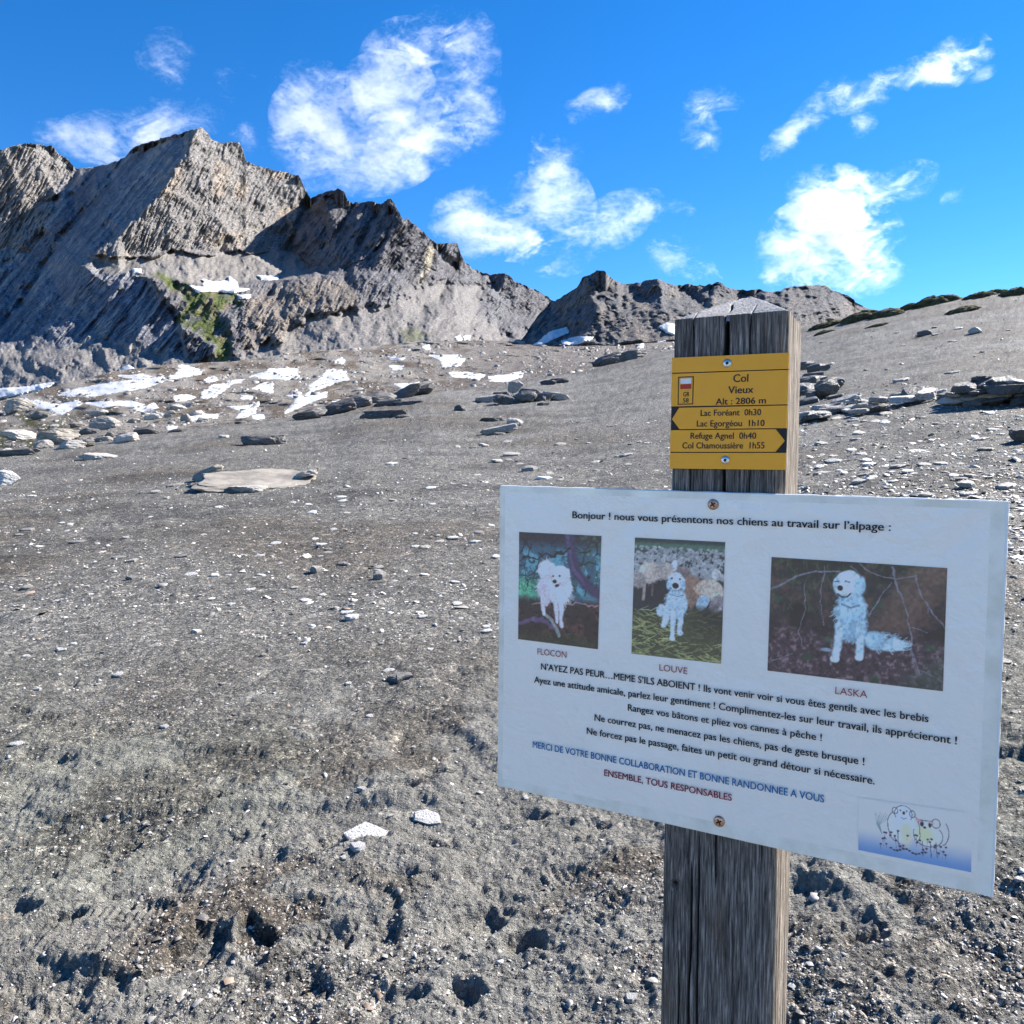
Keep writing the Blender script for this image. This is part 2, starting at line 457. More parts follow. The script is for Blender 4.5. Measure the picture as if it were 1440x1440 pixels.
# ------------------------------------------------------------------ relief surfaces for mountains and valley
class Relief:
    def __init__(s, px0, px1, nu, nv, crest, basel, ctrl, zf=None):
        s.px0, s.px1, s.nu, s.nv = px0, px1, nu, nv
        s.px = np.linspace(px0, px1, nu)
        if px0 == -420:
            s.px = np.concatenate([np.linspace(-420, -12, 50), np.linspace(-10, 800, nu - 90), np.linspace(804, px1, 40)])
        s.crest = np.array(crest, float); s.basel = np.array(basel, float)
        jit = 0
        s.cy = np.interp(s.px, s.crest[:, 0], s.crest[:, 1])
        s.by = np.interp(s.px, s.basel[:, 0], s.basel[:, 1])
        s.ctrl = ctrl
    def jag(s, amp, seed, w=5.):
        s.cy = s.cy + amp * fbm(s.px / w, s.px * 0 + seed, 4, seed, .6)
    def grid(s):
        t = np.linspace(0, 1, s.nv)[:, None]
        PY = s.by[None] + (s.cy - s.by)[None] * t
        PX = np.repeat(s.px[None], s.nv, 0)
        return PX, PY
    def depth(s, PX, PY):
        pts = [Vector((a, b)) for a, b, c in s.ctrl]
        vs, es, fs, ov, oe, of = delaunay_2d_cdt(pts, [], [], 0, 1e-6)
        vd = [s.ctrl[o[0]][2] for o in ov]
        D = np.full(PX.shape, np.nan)
        for f in fs:
            (x1, y1), (x2, y2), (x3, y3) = [vs[i] for i in f]
            d1, d2, d3 = [vd[i] for i in f]
            den = (y2 - y3) * (x1 - x3) + (x3 - x2) * (y1 - y3)
            if abs(den) < 1e-9: continue
            m = (PX >= min(x1, x2, x3) - 1) & (PX <= max(x1, x2, x3) + 1) & (PY >= min(y1, y2, y3) - 1) & (PY <= max(y1, y2, y3) + 1)
            l1 = ((y2 - y3) * (PX[m] - x3) + (x3 - x2) * (PY[m] - y3)) / den
            l2 = ((y3 - y1) * (PX[m] - x3) + (x1 - x3) * (PY[m] - y3)) / den
            l3 = 1 - l1 - l2
            ok = (l1 > -1e-4) & (l2 > -1e-4) & (l3 > -1e-4)
            Dm = D[m]; Dm[ok] = (l1 * d1 + l2 * d2 + l3 * d3)[ok]; D[m] = Dm
        D[np.isnan(D)] = np.nanmean(D)
        return D
    def finish(s, PX, PY, D):
        u = (PX - 720) / FPX; v = (720 - PY) / FPX
        yy = math.cos(PITCH) + v * math.sin(PITCH); zz = v * math.cos(PITCH) - math.sin(PITCH)
        P = np.stack([u / yy * D, D, CAMZ + zz / yy * D], -1)
        s.P = P
        return P
    def at(s, px, py):            # surface point shown at a picture position
        px = np.asarray(px, float); py = np.asarray(py, float)
        fu = np.clip(np.interp(px, s.px, np.arange(s.nu)), 0, s.nu - 1.001)
        cy = np.interp(px, s.px, s.cy); by = np.interp(px, s.px, s.by)
        fv = np.clip((py - by) / (cy - by) * (s.nv - 1), 0, s.nv - 1.001)
        i = fu.astype(int); j = fv.astype(int); a = (fu - i)[..., None]; b = (fv - j)[..., None]
        P = s.P
        return (P[j, i] * (1 - a) + P[j, i + 1] * a) * (1 - b) + (P[j + 1, i] * (1 - a) + P[j + 1, i + 1] * a) * b

def strata(PX, PY, ang, fa, fb, seed, o=4, warp=6.):
    wx = warp * fbm(PX / 40, PY / 40, 3, seed + 50); 
    c, s_ = math.cos(math.radians(ang)), math.sin(math.radians(ang))
    al = (PX * c - PY * s_); ac = (PX * s_ + PY * c) + wx
    return rfbm(ac * fa, al * fb, o, seed, .6)

def poly_mask(PX, PY, poly, soft=4., wob=6., seed=0):      # signed-distance based soft mask
    poly = np.array(poly, float)
    qx = PX + wob * fbm(PX / 14, PY / 14, 3, seed); qy = PY + wob * fbm(PX / 14, PY / 14, 3, seed + 9)
    return sm(-soft, soft, sdist(qx, qy, poly))

def sdist(qx, qy, poly):
    d = np.full(qx.shape, 1e9); ins = np.zeros(qx.shape, bool)
    n = len(poly)
    for i in range(n):
        a = poly[i]; b = poly[(i + 1) % n]
        ex, ey = b - a; wx = qx - a[0]; wy = qy - a[1]
        t = np.clip((wx * ex + wy * ey) / (ex * ex + ey * ey + 1e-9), 0, 1)
        d = np.minimum(d, np.hypot(wx - ex * t, wy - ey * t))
        c1 = (a[1] > qy) != (b[1] > qy)
        with np.errstate(divide='ignore', invalid='ignore'):
            xx = ex * (qy - a[1]) / (ey if ey else 1e-9) + a[0]
        ins ^= c1 & (qx < xx)
    return np.where(ins, d, -d)

def add_back(me_name, PX, PY, P, depth_back, drop):
    """closing slope behind the crest so that the mountain is a solid body"""
    crest = P[-1]
    rows = []
    for k_ in (1, 2, 3):
        q = crest.copy(); q[:, 1] += depth_back * k_ / 3; q[:, 0] *= (1 + depth_back * k_ / 3 / np.maximum(crest[:, 1], 1)) 
        q[:, 2] -= drop * k_ / 3 * (1 + .3 * NR.rand())
        rows.append(q)
    return np.concatenate([P, np.array(rows)], 0)

# ---- main massif
crest = [(-420, 330), (-200, 250), (-60, 225), (0, 211), (15, 206), (40, 201), (58, 204), (75, 206), (83, 216), (95, 223), (107, 237), (122, 236), (140, 232), (160, 228),
         (175, 222), (182, 213), (188, 208), (205, 201), (222, 197), (235, 192), (255, 187), (270, 182), (285, 180), (292, 186), (297, 196), (306, 200), (318, 201), (328, 200), (336, 199), (342, 212),
         (346, 226), (362, 233), (390, 240), (420, 247), (425, 256), (430, 268), (437, 279), (446, 274), (456, 270), (474, 266), (484, 268), (488, 279), (495, 286), (508, 284), (524, 283),
         (535, 287), (541, 283), (549, 279), (556, 289), (562, 299), (566, 309), (574, 307), (580, 315), (592, 322), (603, 334), (614, 343), (628, 342), (643, 342), (646, 352), (652, 366), (664, 377), (676, 383),
         (692, 386), (706, 384), (716, 388), (724, 396), (740, 402), (754, 407), (768, 416), (790, 430), (840, 450), (900, 470), (1000, 480)]
basel = [(-420, 600), (-100, 590), (0, 572), (60, 556), (100, 545), (160, 530), (240, 520), (330, 516), (400, 506), (500, 497), (600, 487), (700, 487), (760, 492), (850, 500), (1000, 505)]
ctrl = [(-430, 180, 2600), (-430, 640, 1000), (1010, 180, 2400), (1010, 640, 1500),
        (-200, 240, 2300), (-200, 590, 950),
        # left shoulder: lit buff face over slabs
        (0, 205, 1900), (42, 195, 1960), (80, 205, 2060), (108, 236, 2100), (0, 350, 1780), (45, 300, 1840), (70, 262, 1930),
        (150, 225, 2000), (100, 300, 1740), (60, 360, 1640), (0, 450, 1380),
        # the main arete, slabs to its left falling away from the sun
        (180, 215, 1880), (285, 176, 1760), (262, 215, 1640), (232, 262, 1545), (200, 300, 1480), (165, 335, 1415), (130, 366, 1350),
        # couloir bottom line
        (150, 262, 1720), (90, 350, 1570), (30, 430, 1420), (0, 475, 1240),
        # lit face right of the arete, receding to the right
        (292, 190, 1775), (340, 198, 1880), (350, 235, 1890), (428, 255, 2060), (436, 285, 2080), (408, 350, 1850), (340, 352, 1640), (260, 350, 1520), (185, 358, 1430), (400, 300, 1960), (300, 300, 1640),
        # scree bench
        (120, 378, 1290), (170, 382, 1290), (205, 386, 1270), (260, 395, 1290), (330, 400, 1360), (400, 385, 1500), (440, 378, 1640), (380, 405, 1380),
        # dark slab below the bench
        (212, 392, 1240), (235, 420, 1150), (245, 460, 1080), (255, 495, 1020), (150, 400, 1260), (100, 440, 1240), (0, 500, 1050), (60, 500, 1045), (120, 500, 1035), (180, 500, 1025),
        (0, 575, 900), (100, 548, 900), (240, 524, 905), (330, 520, 910),
        # green rib
        (262, 405, 1230), (300, 420, 1160), (340, 425, 1190), (290, 470, 1050), (330, 480, 1040), (345, 500, 980),
        # lower brown crags right of the bench
        (360, 420, 1240), (430, 400, 1330), (470, 390, 1400), (400, 450, 1130), (450, 430, 1180), (500, 420, 1230), (430, 490, 1000), (520, 480, 1020),
        # second ridge
        (437, 290, 2060), (455, 275, 1820), (480, 268, 1740), (490, 285, 1800), (430, 345, 1760), (470, 330, 1650), (510, 320, 1620), (530, 290, 1760), (550, 281, 1600), (560, 300, 1590), (540, 345, 1520),
        (480, 372, 1520), (530, 380, 1420), (580, 345, 1560), (603, 335, 1640), (600, 380, 1560), (645, 345, 1750), (648, 370, 1790), (640, 400, 1600), (600, 420, 1380), (560, 420, 1280), (570, 470, 1100), (640, 460, 1200),
        (680, 385, 1950), (712, 384, 1880), (700, 410, 1830), (735, 402, 1960), (770, 418, 2060), (720, 440, 1760), (660, 440, 1450), (770, 450, 1850), (700, 470, 1450), (760, 480, 1450), (700, 492, 1200), (600, 492, 960), (500, 500, 920), (400, 510, 910), (800, 500, 1400)]
MS = Relief(-420, 1000, 800, 320, crest, basel, ctrl)
MS.jag(2.6, 3, 5.)
PX, PY = MS.grid()
wx = 7 * fbm(PX / 22, PY / 22, 4, 101, .55); wy = 7 * fbm(PX / 22, PY / 22, 4, 111, .55)
D = MS.depth(PX + wx, PY + wy)
# regions (rock types)
slab = [(-430, 180), (40, 205), (100, 240), (180, 213), (285, 178), (262, 215), (232, 262), (200, 300), (165, 335), (125, 372), (205, 390), (248, 440), (262, 500), (240, 520), (100, 545), (-430, 640)]
m_slab = poly_mask(PX, PY, slab, 3, 5, 1)
m_left = poly_mask(PX, PY, [(-430, 150), (-60, 220), (0, 205), (60, 200), (90, 215), (108, 240), (85, 262), (70, 300), (35, 350), (0, 372), (-430, 480)], 3, 8, 2)
m_face = poly_mask(PX, PY, [(262, 180), (292, 170), (440, 240), (436, 285), (405, 355), (350, 352), (300, 358), (255, 350), (185, 362), (130, 360), (165, 330), (200, 298), (235, 258), (262, 212)], 3, 5, 3)
m_scree = poly_mask(PX, PY, [(108, 372), (130, 360), (185, 362), (225, 362), (245, 347), (275, 358), (300, 362), (322, 350), (350, 358), (405, 350), (420, 362), (440, 378), (420, 392), (360, 395), (330, 402), (270, 398), (240, 392), (205, 388), (150, 384)], 2, 3, 4)
m_green = poly_mask(PX, PY, [(215, 388), (250, 392), (285, 410), (335, 412), (342, 430), (318, 440), (322, 470), (330, 490), (318, 515), (302, 512), (305, 485), (270, 468), (248, 455), (262, 425)], 5, 9, 5)
m_talus = poly_mask(PX, PY, [(-430, 560), (0, 490), (120, 480), (200, 488), (250, 500), (330, 500), (395, 478), (440, 440), (520, 432), (560, 420), (592, 398), (640, 398), (690, 400), (670, 440), (720, 470), (1000, 480), (1000, 660), (-430, 660)], 8, 12, 6)
m_low = poly_mask(PX, PY, [(345, 425), (380, 408), (440, 392), (500, 395), (500, 430), (470, 480), (400, 495), (345, 500)], 6, 9, 7)
s_slab = strata(PX, PY, 50, .13, .006, 201, 4, 3)
s_slab2 = strata(PX, PY, 38, .30, .03, 205, 3, 5)
s_face = strata(PX, PY, 62, .20, .035, 221, 5, 7)
s_fine = strata(PX, PY, 58, .55, .035, 225, 3, 3)
s_crag = strata(PX, PY, 52, .09, .022, 231, 5, 9)
s_iso = rfbm(PX / 16, PY / 16, 5, 241, .58)
rough_other = np.clip(1 - m_slab - m_face - m_scree - m_left, 0, 1)
disp = (m_slab * (1 - m_talus)) * (s_slab * 17 + s_slab2 * 2 + s_fine * 4 - 8) + (m_face + m_left) * (s_face * 24 + 3 * s_iso + s_fine * 11) * (1 - .5 * m_talus)
disp = disp + rough_other * (1 - .88 * m_talus) * (1 - .6 * m_green) * (s_crag * 50 + s_iso * 11 + s_fine * 10) + m_talus * (1.2 * s_iso + 5 * strata(PX, PY, 75, .10, .012, 251, 4, 5)) + m_scree * 3 * s_iso
# the deep couloir in the slabs and gullies in the face
def gully(pts, w, dep, seed):
    g = np.full(PX.shape, 1e9); qx = PX + 4 * fbm(PX / 15, PY / 15, 3, seed); qy = PY + 4 * fbm(PX / 15, PY / 15, 3, seed + 3)
    for a, b in zip(pts[:-1], pts[1:]):
        a = np.array(a, float); b = np.array(b, float); e = b - a
        t = np.clip(((qx - a[0]) * e[0] + (qy - a[1]) * e[1]) / (e @ e), 0, 1)
        g = np.minimum(g, np.hypot(qx - a[0] - t * e[0], qy - a[1] - t * e[1]))
    return dep * np.exp(-(g / w) ** 2)
disp = disp - gully([(180, 214), (150, 262), (90, 330), (30, 425), (-30, 500)], 6, 46, 301)
disp = disp - gully([(130, 245), (105, 275), (65, 285)], 4, 26, 302) - gully([(60, 330), (20, 380), (-40, 430)], 4, 20, 303)
disp = disp - gully([(437, 283), (420, 320), (405, 350)], 7, 60, 304) - gully([(320, 340), (310, 350)], 8, 30, 305) - gully([(262, 352), (285, 330)], 5, 16, 306)
disp = disp - gully([(495, 292), (480, 320), (455, 350)], 5, 40, 307) - gully([(610, 345), (640, 380), (620, 415)], 6, 30, 308) - gully([(530, 300), (505, 345)], 5, 40, 309)
disp = disp - gully([(212, 392), (180, 440), (150, 480)], 3, 14, 310) + gully([(176, 385), (150, 425), (120, 465)], 3, 10, 311) + gully([(240, 400), (205, 455), (180, 490)], 3, 12, 312)
D = D - disp
P = MS.finish(PX, PY, D)
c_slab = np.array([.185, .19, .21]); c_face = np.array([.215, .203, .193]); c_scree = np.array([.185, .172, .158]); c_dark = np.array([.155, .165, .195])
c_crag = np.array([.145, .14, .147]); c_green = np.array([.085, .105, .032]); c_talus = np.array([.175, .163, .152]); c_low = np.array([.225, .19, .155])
def mixc(c, d, m): return c + (d - c) * np.clip(m, 0, 1)[..., None]
C = np.broadcast_to(c_crag, PX.shape + (3,)).copy()
C = mixc(C, np.array([.15, .15, .16]), sm(.5, .7, vn2(PX / 30, PY / 30, 331)) * .7)
C = mixc(C, c_low, m_low * .7)
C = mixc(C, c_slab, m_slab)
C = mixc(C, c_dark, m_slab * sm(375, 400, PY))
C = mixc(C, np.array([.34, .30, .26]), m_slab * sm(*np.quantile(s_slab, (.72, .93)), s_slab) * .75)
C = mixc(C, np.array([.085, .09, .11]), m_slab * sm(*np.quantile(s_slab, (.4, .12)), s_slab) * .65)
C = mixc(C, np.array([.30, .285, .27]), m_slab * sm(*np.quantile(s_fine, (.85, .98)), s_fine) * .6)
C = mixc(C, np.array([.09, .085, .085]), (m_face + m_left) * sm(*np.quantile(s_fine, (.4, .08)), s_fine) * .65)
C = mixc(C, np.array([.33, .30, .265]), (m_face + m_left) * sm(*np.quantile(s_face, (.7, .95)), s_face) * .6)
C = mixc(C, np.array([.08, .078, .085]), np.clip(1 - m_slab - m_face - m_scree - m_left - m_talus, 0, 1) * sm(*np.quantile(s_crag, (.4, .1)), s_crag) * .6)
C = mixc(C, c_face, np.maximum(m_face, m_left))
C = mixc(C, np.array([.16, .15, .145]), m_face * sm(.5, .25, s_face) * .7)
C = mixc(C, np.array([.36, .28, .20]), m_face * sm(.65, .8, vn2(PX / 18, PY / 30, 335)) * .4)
C = mixc(C, c_talus, m_talus * .85)
C = mixc(C, c_scree, m_scree)
C = mixc(C, c_green, m_green * sm(.2, .48, vn2(PX / 8, PY / 8, 341) * .6 + vn2(PX / 30, PY / 30, 342) * .4))
C = mixc(C, np.array([.2, .14, .10]), m_green * sm(.6, .8, vn2(PX / 10, PY / 10, 343)) * .5)
C = mixc(C, np.array([.33, .29, .22]), poly_mask(PX, PY, [(600, 345), (612, 350), (606, 375), (592, 402), (590, 395), (598, 365)], 2, 3, 345))
C = mixc(C, np.array([.10, .11, .05]), poly_mask(PX, PY, [(560, 462), (590, 458), (605, 475), (570, 482)], 5, 6, 346) * .6)
C *= (1 + .18 * fbm(PX / 9, PY / 9, 3, 351))[..., None]
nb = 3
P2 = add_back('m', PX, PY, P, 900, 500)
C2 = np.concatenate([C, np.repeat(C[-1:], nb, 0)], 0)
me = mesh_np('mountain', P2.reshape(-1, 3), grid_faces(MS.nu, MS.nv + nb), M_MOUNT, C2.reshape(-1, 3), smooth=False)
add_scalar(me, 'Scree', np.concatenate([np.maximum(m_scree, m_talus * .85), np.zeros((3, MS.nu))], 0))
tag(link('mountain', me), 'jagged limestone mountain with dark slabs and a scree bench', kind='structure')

# ---- right ridge
crest = [(690, 500), (735, 476), (748, 456), (762, 437), (775, 424), (786, 420), (800, 411), (812, 404), (819, 389), (830, 386), (840, 380), (850, 381), (858, 390), (866, 395), (878, 400), (890, 399),
         (900, 397), (912, 393), (925, 392), (937, 397), (950, 401), (968, 400), (990, 402), (1003, 398), (1012, 397), (1025, 405), (1040, 408), (1065, 407), (1088, 411), (1098, 409),
         (1108, 404), (1126, 402), (1145, 401), (1162, 401), (1168, 407), (1180, 411), (1195, 417), (1212, 431), (1240, 440), (1300, 450), (1500, 450), (1900, 430)]
basel = [(690, 510), (735, 488), (800, 486), (900, 500), (1000, 505), (1200, 505), (1900, 500)]
ctrl = [(680, 370, 1100), (680, 530, 900), (1910, 370, 1500), (1910, 530, 900), (735, 480, 1000), (775, 425, 1120), (800, 412, 1060), (822, 388, 1000), (848, 380, 940),
        (790, 460, 960), (840, 440, 860), (870, 440, 880), (866, 396, 990), (880, 400, 1080), (925, 391, 990), (930, 430, 900), (960, 402, 1080), (1010, 397, 1010), (1045, 410, 1100), (1000, 440, 900),
        (1100, 408, 1060), (1160, 400, 1130), (1130, 430, 960), (1212, 432, 1150), (1200, 470, 900), (900, 480, 760), (1000, 480, 740), (820, 484, 800), (740, 490, 900), (1100, 480, 740), (1500, 440, 1200), (1500, 490, 800)]
RG = Relief(690, 1900, 520, 120, crest, basel, ctrl)
RG.px = 690 + 1210 * np.linspace(0, 1, RG.nu)
RG.jag(2.2, 13, 4.)
PX, PY = RG.grid()
wx = 5 * fbm(PX / 16, PY / 16, 4, 401); wy = 5 * fbm(PX / 16, PY / 16, 4, 411)
D = RG.depth(PX + wx, PY + wy)
s_c = strata(PX, PY, 45, .09, .05, 431, 5, 10); s_iso = rfbm(PX / 12, PY / 12, 5, 441, .6)
m_sl = sm(430, 475, PY) * sm(840, 900, PX)
s_h = strata(PX, PY, -8, .12, .03, 451, 4, 6) * sm(1030, 1100, PX)
D = D - (1 - .8 * m_sl) * (s_c * 26 + s_iso * 22 + s_h * 20)
P = RG.finish(PX, PY, D)
C = np.broadcast_to(np.array([.16, .158, .165]), PX.shape + (3,)).copy() * .8
C = mixc(C, np.array([.17, .155, .145]), sm(.5, .7, vn2(PX / 25, PY / 18, 461)) * .8)
C = mixc(C, np.array([.18, .158, .142]), m_sl * .8)
C *= (1 + .2 * fbm(PX / 7, PY / 7, 3, 471))[..., None]
P2 = add_back('r', PX, PY, P, 500, 300)
C2 = np.concatenate([C, np.repeat(C[-1:], 3, 0)], 0)
me = mesh_np('rocky_ridge', P2.reshape(-1, 3), grid_faces(RG.nu, RG.nv + 3), M_MOUNT, C2.reshape(-1, 3), smooth=False)
tag(link('rocky_ridge', me), 'low dark rocky ridge right of the notch', kind='structure')

# ---- valley floor between the crest of the near slope and the foot of the mountains
crest = [(-1000, 590), (-420, 592), (-100, 582), (0, 564), (60, 548), (100, 537), (160, 522), (240, 512), (330, 508), (400, 498), (500, 489), (600, 479), (700, 479), (760, 483), (850, 480), (1000, 474), (1200, 470), (2000, 460)]
basel = [(-1000, 700), (0, 690), (200, 670), (400, 645), (500, 632), (600, 612), (700, 600), (800, 580), (900, 555), (1130, 515), (1440, 470), (2000, 440)]
ctrl = [(0, 0, 1), (1, 0, 1), (0, 1, 1)]
VF = Relief(-1000, 2000, 640, 210, crest, basel, ctrl)
PX, PY = VF.grid()
t = np.linspace(0, 1, VF.nv)[:, None] * np.ones(VF.nu)[None]
rc = np.interp(np.arctan((VF.px - 720) / FPX), _az, _R) * np.cos(np.arctan((VF.px - 720) / FPX))
D0 = rc * 1.04; D1 = np.interp(VF.px, [-1000, 0, 700, 1000, 2000], [1250, 930, 1000, 860, 800])
D = np.exp(np.log(D0)[None] + (np.log(D1) - np.log(D0))[None] * t ** .85)
# rolling knolls: shift in depth gives banks and hollows
kn = fbm(PX / 55, PY / 14, 4, 501, .55); ri = rfbm(PX / 34, PY / 9, 4, 511, .55)
D = D * (1 - .08 * kn - .06 * ri)
D = D * (1 - .020 * fbm(PX / 9, PY / 3.2, 4, 521, .6) - .012 * rfbm(PX / 5, PY / 2, 3, 523))
P = VF.finish(PX, PY, D)
zb = (ri - .5) * 6 + fbm(PX / 9, PY / 4, 4, 521, .6) * 2.6
fade = sm(0, .08, t) * sm(1, .93, t)
VF.P = P
C = np.broadcast_to(np.array([.29, .262, .23]), PX.shape + (3,)).copy()
g1 = vn2(PX / 26, PY / 9, 531) * .6 + vn2(PX / 9, PY / 4, 532) * .4
C = mixc(C, np.array([.14, .108, .078]), sm(.48, .68, g1) * .85)
C = mixc(C, np.array([.33, .30, .26]), sm(.42, .25, g1) * .8)
C = mixc(C, np.array([.07, .072, .03]), sm(.45, .6, vn2(PX / 14, PY / 6, 533)) * sm(150, 40, PX) * sm(570, 590, PY) * .9)
C = mixc(C, np.array([.17, .152, .14]), sm(560, 700, PX) * .7)
C *= (1 + .22 * fbm(PX / 5, PY / 3, 3, 541))[..., None]
me = mesh_np('valley_floor', P.reshape(-1, 3), grid_faces(VF.nu, VF.nv), M_VALLEY, C.reshape(-1, 3), smooth=False)
tag(link('valley_floor', me), 'rolling rocky valley floor below the mountain', kind='structure')

# wide land sheet under and beyond everything, out to the horizon
A_, R_ = np.meshgrid(np.linspace(0, 2 * math.pi, 97), np.array([60., 200, 600, 1500, 4000, 12000, 30000]))
x = (R_ * np.sin(A_)).ravel(); y = (R_ * np.cos(A_)).ravel(); z = -35 - .012 * R_.ravel()
me = mesh_np('terrain', np.stack([x, y, z], 1), grid_faces(97, 7), M_VALLEY, np.tile([.2, .18, .16], (len(x), 1)))
tag(link('terrain', me), 'distant low ground', kind='structure')

# rubble and boulders strewn over the valley floor: too many and too far to count
def rubble(n, seed):
    rs = np.random.RandomState(seed)
    px = rs.uniform(-250, 1000, n); t_ = rs.rand(n) ** .8
    cy = np.interp(px, VF.px, VF.cy); by = np.interp(px, VF.px, VF.by); py = by + (cy - by) * t_
    keep = rs.rand(n) < .25 + .9 * sm(.4, .6, vn2(px / 22, py / 8, seed)); px, py = px[keep], py[keep]; n = len(px)
    P_ = VF.at(px, py); D_ = P_[:, 1]
    s_ = D_ / FPX * (1.0 + rs.pareto(2.6, n).clip(0, 4) * 1.5)
    cub = np.array([[-1, -1, -1], [1, -1, -1], [1, 1, -1], [-1, 1, -1], [-1, -1, 1], [1, -1, 1], [1, 1, 1], [-1, 1, 1]], float)
    K = cub[None] * (1 + rs.uniform(-.55, .3, (n, 8, 3))); K[:, 4:, :2] *= rs.uniform(.4, .9, (n, 1, 1))
    K *= np.stack([rs.uniform(.8, 2.0, n), rs.uniform(.8, 2.0, n), rs.uniform(.35, .8, n)], -1)[:, None] * s_[:, None, None] * .5
    K += (P_ + np.array([0, 0, 1.]) * (s_ * .1)[:, None])[:, None]
    fc = np.array([[0, 1, 5, 4], [1, 2, 6, 5], [2, 3, 7, 6], [3, 0, 4, 7], [4, 5, 6, 7]])
    Q = (np.arange(n)[:, None, None] * 8 + fc[None]).reshape(-1, 4)
    cc = np.array([.17, .155, .145])[None] + rs.rand(n)[:, None] ** 1.3 * np.array([.26, .24, .215])[None]
    me = mesh_np('rubble', K.reshape(-1, 3), Q, M_PEB, np.repeat(cc[:, None], 8, 1).reshape(-1, 3), smooth=False)
    tag(link('rubble', me), 'boulders and rubble strewn over the valley floor', 'rubble', None, 'stuff')
rubble(15000, 77)

